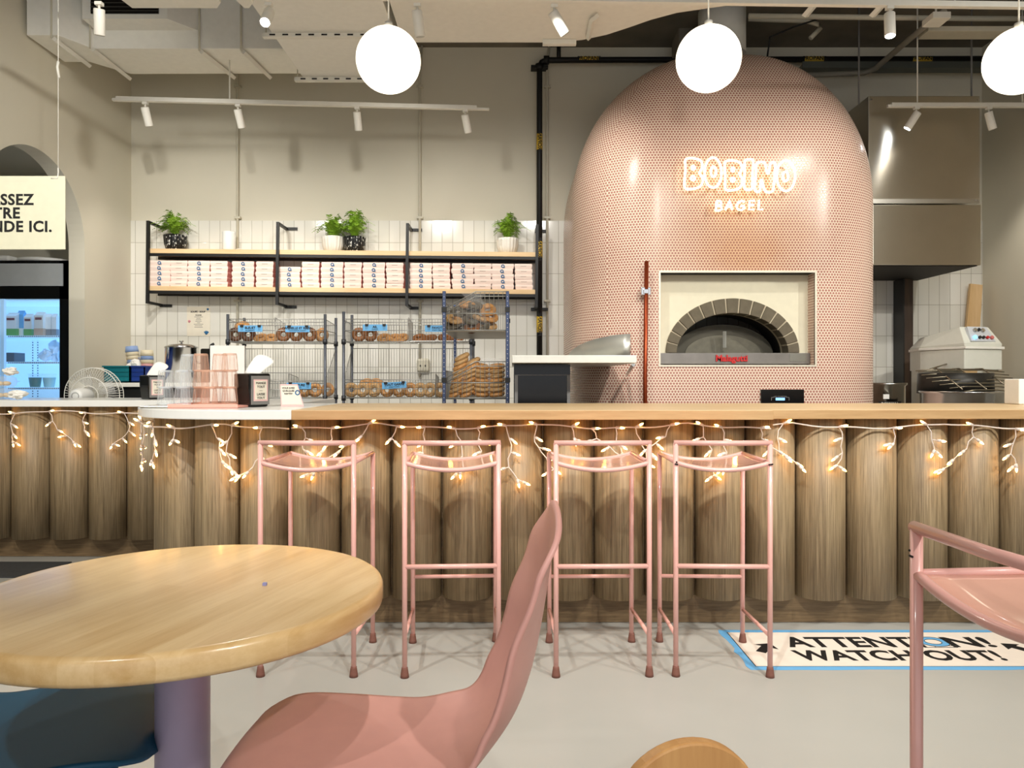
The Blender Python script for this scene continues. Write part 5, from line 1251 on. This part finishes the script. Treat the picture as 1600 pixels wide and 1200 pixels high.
for gi, (kd, px, y, n_, _) in enumerate(gl):
    for k in range(n_):
        o = bpy.data.objects.new('tumbler', TM[kd]); C.objects.link(o); o.location = (X(px, y), y, (trayz if gi else T1z)+.001+k*.0865)
        if gi == 0: o.location.z = trayz+.001+k*.0865
        o.rotation_euler.z = k*.3
        tag(o, f"ribbed {'pink' if kd else 'clear'} tumbler upside down, {['bottom', 'second', 'third'][k]} in {gn[gi]}", 'glass', 'ribbed tumblers stacked upside down')
t = thing('serving_tray', 'pink serving tray holding the stacked tumblers', 'tray', (0, 0, T1z))
MB().box(X(262, 3.72), X(372, 3.72), 3.72, 4.12, .001, .011).box(X(262, 3.72), X(372, 3.72), 3.715, 3.725, .001, .02).box(X(262, 3.72)-.003, X(262, 3.72)+.006, 3.72, 4.12, .001, .02).build('tray_body', mat('tray_pink', (246, 176, 160), .4), t, bevel=.003)
tag(MB().box(X(236, 3.86), X(262, 3.72)-.006, 3.74, 4.05, T1z+.001, T1z+.011).build('steel_tray', steel, bevel=.003), 'small grey steel tray beside the pink tray', 'tray')
def dispenser(label, x, y, z, rz, s_=1):
    t = thing('napkin_dispenser', label, 'napkin dispenser', (x, y, z), rz)
    b = MB(); w_, d_, h_ = .072*s_, .062*s_, .172*s_
    b.v += [(-w_*.86, -d_*.86, 0), (w_*.86, -d_*.86, 0), (w_*.86, d_*.86, 0), (-w_*.86, d_*.86, 0), (-w_, -d_, .1*s_), (w_, -d_, .1*s_), (w_, d_, .1*s_), (-w_, d_, .1*s_), (-w_, -d_, h_), (w_, -d_, h_), (w_, d_, h_), (-w_, d_, h_)]
    for l in (0, 4):
        for i in range(4): j = (i+1) % 4; b.face((l+i, l+j, l+4+j, l+4+i))
    b.face((3, 2, 1, 0)); b.face((8, 9, 10, 11)); b.build('housing', blackg, t, bevel=.008*s_)
    sg = MB().box(w_-.002, w_+.004, -d_*.85, d_*.85, .012*s_, h_*.93).build('card_holder', greym, t, bevel=.001)
    c_ = MB().box(w_+.004, w_+.0055, -d_*.66, d_*.66, .03*s_, h_*.82).build('card', pinkp, sg)
    MB().box(w_+.0055, w_+.0065, -d_*.55, d_*.55, .038*s_, h_*.78).build('card_face', paper, c_)
    for k, s in enumerate(('MANGE', 'TOUT', '—', 'LAISSE', 'TOUT')): text('lettering', s, .017*s_, ink, c_, (w_+.0072, 0, (.122-.019*k)*s_), (PI/2, 0, PI/2))
    b = MB(); q_ = lambda P_: [tuple(Matrix.Rotation(-rz, 3, 'Z') @ Vector(p)) for p in P_]
    b.grid([q_(r__) for r__ in [[(-.05*s_, -.01, h_-.01), (0, -.012, h_+.0), (.045*s_, -.01, h_-.01)], [(-.01*s_, -.0, h_+.05*s_), (.03*s_, .005, h_+.045*s_), (.07*s_, 0, h_+.03*s_)], [(.015*s_, .02, h_+.105*s_), (.07*s_, .03, h_+.095*s_), (.125*s_, .02, h_+.06*s_)]]], True)
    b.build('napkin', paper_w, t, solid=.0008, subd=2); return t
dispenser('black napkin dispenser with tissue poking up beside the tumblers', X(396, 3.95), 3.93, T1z+.001, math.radians(38-90+14), 1.0)
dispenser('black napkin dispenser behind the clear tumblers near the crates', X(238, 5.2), 5.2, T1z+.006, math.radians(-40), .95)
# tent card
t = thing('tent_card', 'folded cream and pink table card beside the napkin dispenser', 'card', (X(456, 4.0), 4.0, T1z+.001), math.radians(18))
b = MB(); b.grid([[(-.055, -.03, 0), (.06, -.03, 0)], [(-.06, .0, .115), (.03, .0, .115)], [(-.055, .03, 0), (.06, .03, 0)]], False); b.build('card_stock', pinkp, t, solid=.0015)
n_ = Vector((0, -.115, .03)).normalized(); rx_ = math.atan2(.115, .03)
c_ = MB(); c_.v += [tuple(Vector(p)+n_*.0022) for p in ((-.05, -.0275, .009), (.052, -.0275, .009), (.027, -.002, .107), (-.055, -.002, .107))]; c_.face((0, 1, 2, 3)); cf = c_.build('card_print', paper, t)
for k, s in enumerate(('VOUS AVEZ', 'QUELQUES', 'RESTES?')):
    f_ = .83-.13*k; text('lettering', s, .012, ink, cf, (-.018, -.0285+.0285*f_-.0032, .115*f_), (rx_, 0, 0), bold=.0003)
b = MB(); b.tube([(.028+.010*math.cos(2*PI*i/14), -.0285+.0285*(.62+.1*math.sin(2*PI*i/14))-.004, .115*(.62+.1*math.sin(2*PI*i/14))) for i in range(14)], .003, 5, closed=True); b.build('ring_emblem', boxblue, cf)
# clear clamshells with sauce-splashed cookies at far left
def clam(x, y, z, label):
    t = thing('clamshell_box', label, 'food container', (x, y, z))
    MB().lathe([(.075, 0), (.09, .012), (.098, .035), (.112, .038), (.112, .042), (.098, .043), (.092, .062), (.075, .074), (0, .076)], (0, 0, 0), 48, ribs=24, rib=.02, cap=False).build('shell', plast, t)
    for k in range(5):
        a = k*1.3; MB().sphere((.045*math.cos(a), .045*math.sin(a), .026), .026, 12, 8, sz=.6).build('pastry', mat('pastry_pale', (236, 214, 180), .7), t)
clam(X(8, 5.25), 5.2, T1z+.008, 'lower clear clamshell container of pastries on the far left counter')
clam(X(8, 5.25), 5.2, T1z+.088, 'upper clear clamshell container of pastries on the far left counter')
crumple('napkin', 'crumpled cream napkin lying on the upper clamshell container', (X(16, 5.2), 5.2, T1z+.1655), .05, seed=2, hz=.45)
crumple('napkin', 'crumpled cream napkin in front of the lower clamshell container', (X(22, 5.0), 5.03, T1z+.007), .055, seed=6, hz=.45)

# ================================================================== fridge
fY = 6.5; fx1 = X(107, fY)+.08; fx0 = fx1-1.35; xg1 = X(93, fY)
FR = thing('display_fridge', 'black framed glass door fridge glowing blue behind the arch', 'fridge', (0, 0, 0))
zt4 = Z(407, fY)
gz1, gz0_ = Z(467, fY), .35
b = MB().box(fx0, fx1, fY+.6, fY+.7, 0, zt4).box(xg1+.0, fx1, fY, fY+.6, 0, zt4).box(fx0, fx0+.05, fY, fY+.6, 0, zt4).box(fx0, fx1, fY, fY+.6, gz1, zt4).box(fx0, fx1, fY, fY+.6, 0, gz0_)
b.build('cabinet', blackg, FR)
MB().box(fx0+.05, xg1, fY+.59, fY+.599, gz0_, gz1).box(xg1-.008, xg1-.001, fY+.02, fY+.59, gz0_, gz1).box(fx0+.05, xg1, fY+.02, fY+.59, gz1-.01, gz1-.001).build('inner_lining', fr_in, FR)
MB().box(fx0+.03, X(99, fY), fY-.012, fY-.001, Z(447, fY), Z(412, fY)).build('header_panel', mat('header_grey', (186, 190, 192), .3), FR)
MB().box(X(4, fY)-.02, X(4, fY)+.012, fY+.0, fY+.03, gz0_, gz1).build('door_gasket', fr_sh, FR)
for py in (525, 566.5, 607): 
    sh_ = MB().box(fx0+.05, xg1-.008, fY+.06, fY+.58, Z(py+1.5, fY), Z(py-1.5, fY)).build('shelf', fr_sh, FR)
    b = MB(); xx = X(6, fY)
    while xx < xg1-.02: b.box(xx, xx+.006, fY+.057, fY+.06, Z(py+1, fY), Z(py-1, fY)); xx += .016
    b.build('shelf_grille', mat('grille_dark', (40, 70, 100), .5), sh_)
b = MB()
for px in (41, 49):
    for k in range(46): b.box(X(px, 7.0), X(px, 7.0)+.008, fY+.586, fY+.59, .6+k*.024, .61+k*.024)
b.build('shelf_rail', MT['grille_dark'], FR)
MB().box(fx0+.05, xg1, fY-.006, fY-.003, gz0_, gz1).build('glass_pane', mat('fridge_glass', (220, 235, 250), .03, alpha=.07), FR)
cart_w = mat('carton_white', (226, 234, 238), .5); cart_g = mat('carton_green', (86, 166, 90), .5); cart_b = mat('carton_blue', (90, 170, 224), .5)
def carton(px0, px1, pyt, Y, top_m, bot_m, label, band=True):
    xa, xb = X(px0, Y), X(px1, Y); zf = Z(523.4, fY)+.001; zt5 = Z(pyt, Y); w_ = xb-xa
    t = thing('milk_carton', label, 'carton', ((xa+xb)/2, Y, zf), group='milk cartons on the top fridge shelf'); h_ = zt5-zf
    MB().box(-w_/2, w_/2, 0, w_, 0, h_*.84).build('carton_body', top_m, t, bevel=.001)
    MB().xprism([(0, h_*.84), (w_, h_*.84), (w_/2+.002, h_*.97), (w_/2+.002, h_), (w_/2-.002, h_), (w_/2-.002, h_*.97)], -w_/2, w_/2).build('gable_top', top_m, t)
    MB().box(-w_/2-.0005, w_/2+.0005, -.001, w_+.0005, 0, h_*.3).build('lower_band', bot_m, t)
    if band: MB().box(-w_*.36, w_*.36, -.002, 0, h_*.66, h_*.76).build('name_band', mat('band_maroon', (110, 40, 60), .5), t)
carton(8, 25, 488, 6.62, cart_w, cart_g, 'white and green milk carton at the left of the fridge shelf')
carton(26, 36, 485, 6.66, cart_b, cart_w, 'light blue milk carton between the two green ones', False)
carton(37, 49, 490, 6.62, cart_w, cart_g, 'narrower white and green milk carton right of the blue one')
carton(53, 67, 487, 6.60, cart_w, mat('carton_tan', (196, 176, 160), .5), 'white milk carton with a tan base')
carton(71, 79, 490, 6.64, cart_w, mat('carton_grey', (120, 130, 140), .5), 'slim white carton with a grey base beside the tan one', False)
carton(80.5, 88, 490, 6.64, cart_w, MT['carton_grey'], 'slim white carton with a grey base nearest the fridge frame', False)
zsb = Z(565, fY)+.001
tag(MB().box(X(8, 6.8), X(28, 6.8), 6.75, 6.9, zsb, zsb+.085).build('brown_carton', mat('carton_dark', (96, 100, 104), .6), bevel=.002), 'grey brown box on the middle fridge shelf', 'box')
crumple('plastic_wrap', 'bunched clear wrap in the middle of the fridge middle shelf', (X(72, 6.7), 6.7, zsb), .05, mat('wrap', (210, 230, 245), .3), 4, .9)
crumple('plastic_wrap', 'taller bunched clear wrap at the right of the fridge middle shelf', (X(88, 6.75), 6.75, zsb), .06, MT['wrap'], 7, 1.25)
zsb = Z(605.4, fY)+.001
for px, m_, lab in ((55, mat('tub_green', (40, 110, 86), .4), 'dark green filled tub on the lower fridge shelf'), (77, mat('tub_pale', (140, 190, 190), .4), 'pale green tub on the lower fridge shelf')):
    t = thing('food_tub', lab, 'tub', (X(px, 6.72), 6.72, zsb))
    MB().lathe([(.04, 0), (.052, .085), (0, .085)], (0, 0, 0), 24, cap=False).build('contents', m_, t)
    MB().lathe([(.0405, -.0), (.056, .115), (.06, .118)], (0, 0, 0.0), 24).build('tub_wall', plast, t)
# white tray on top
b = MB().box(fx0+.2, X(14, 6.55), 6.55, 6.9, zt4+.001, zt4+.055); tag(b.build('white_bin', wplas, bevel=.02), 'white plastic bin on top of the fridge', 'bin')
t = thing('plastic_cover', 'round white plastic cover lying on top of the fridge', 'cover', (X(72, 6.8), 6.8, zt4+.001))
MB().lathe([(.15, 0), (.22, .01), (.235, .03), (.22, .045), (.1, .04), (0, .04)], (0, 0, 0), 40).build('lid_body', wplas, t)

# small clutter: knobs of screws in tiles by the hood
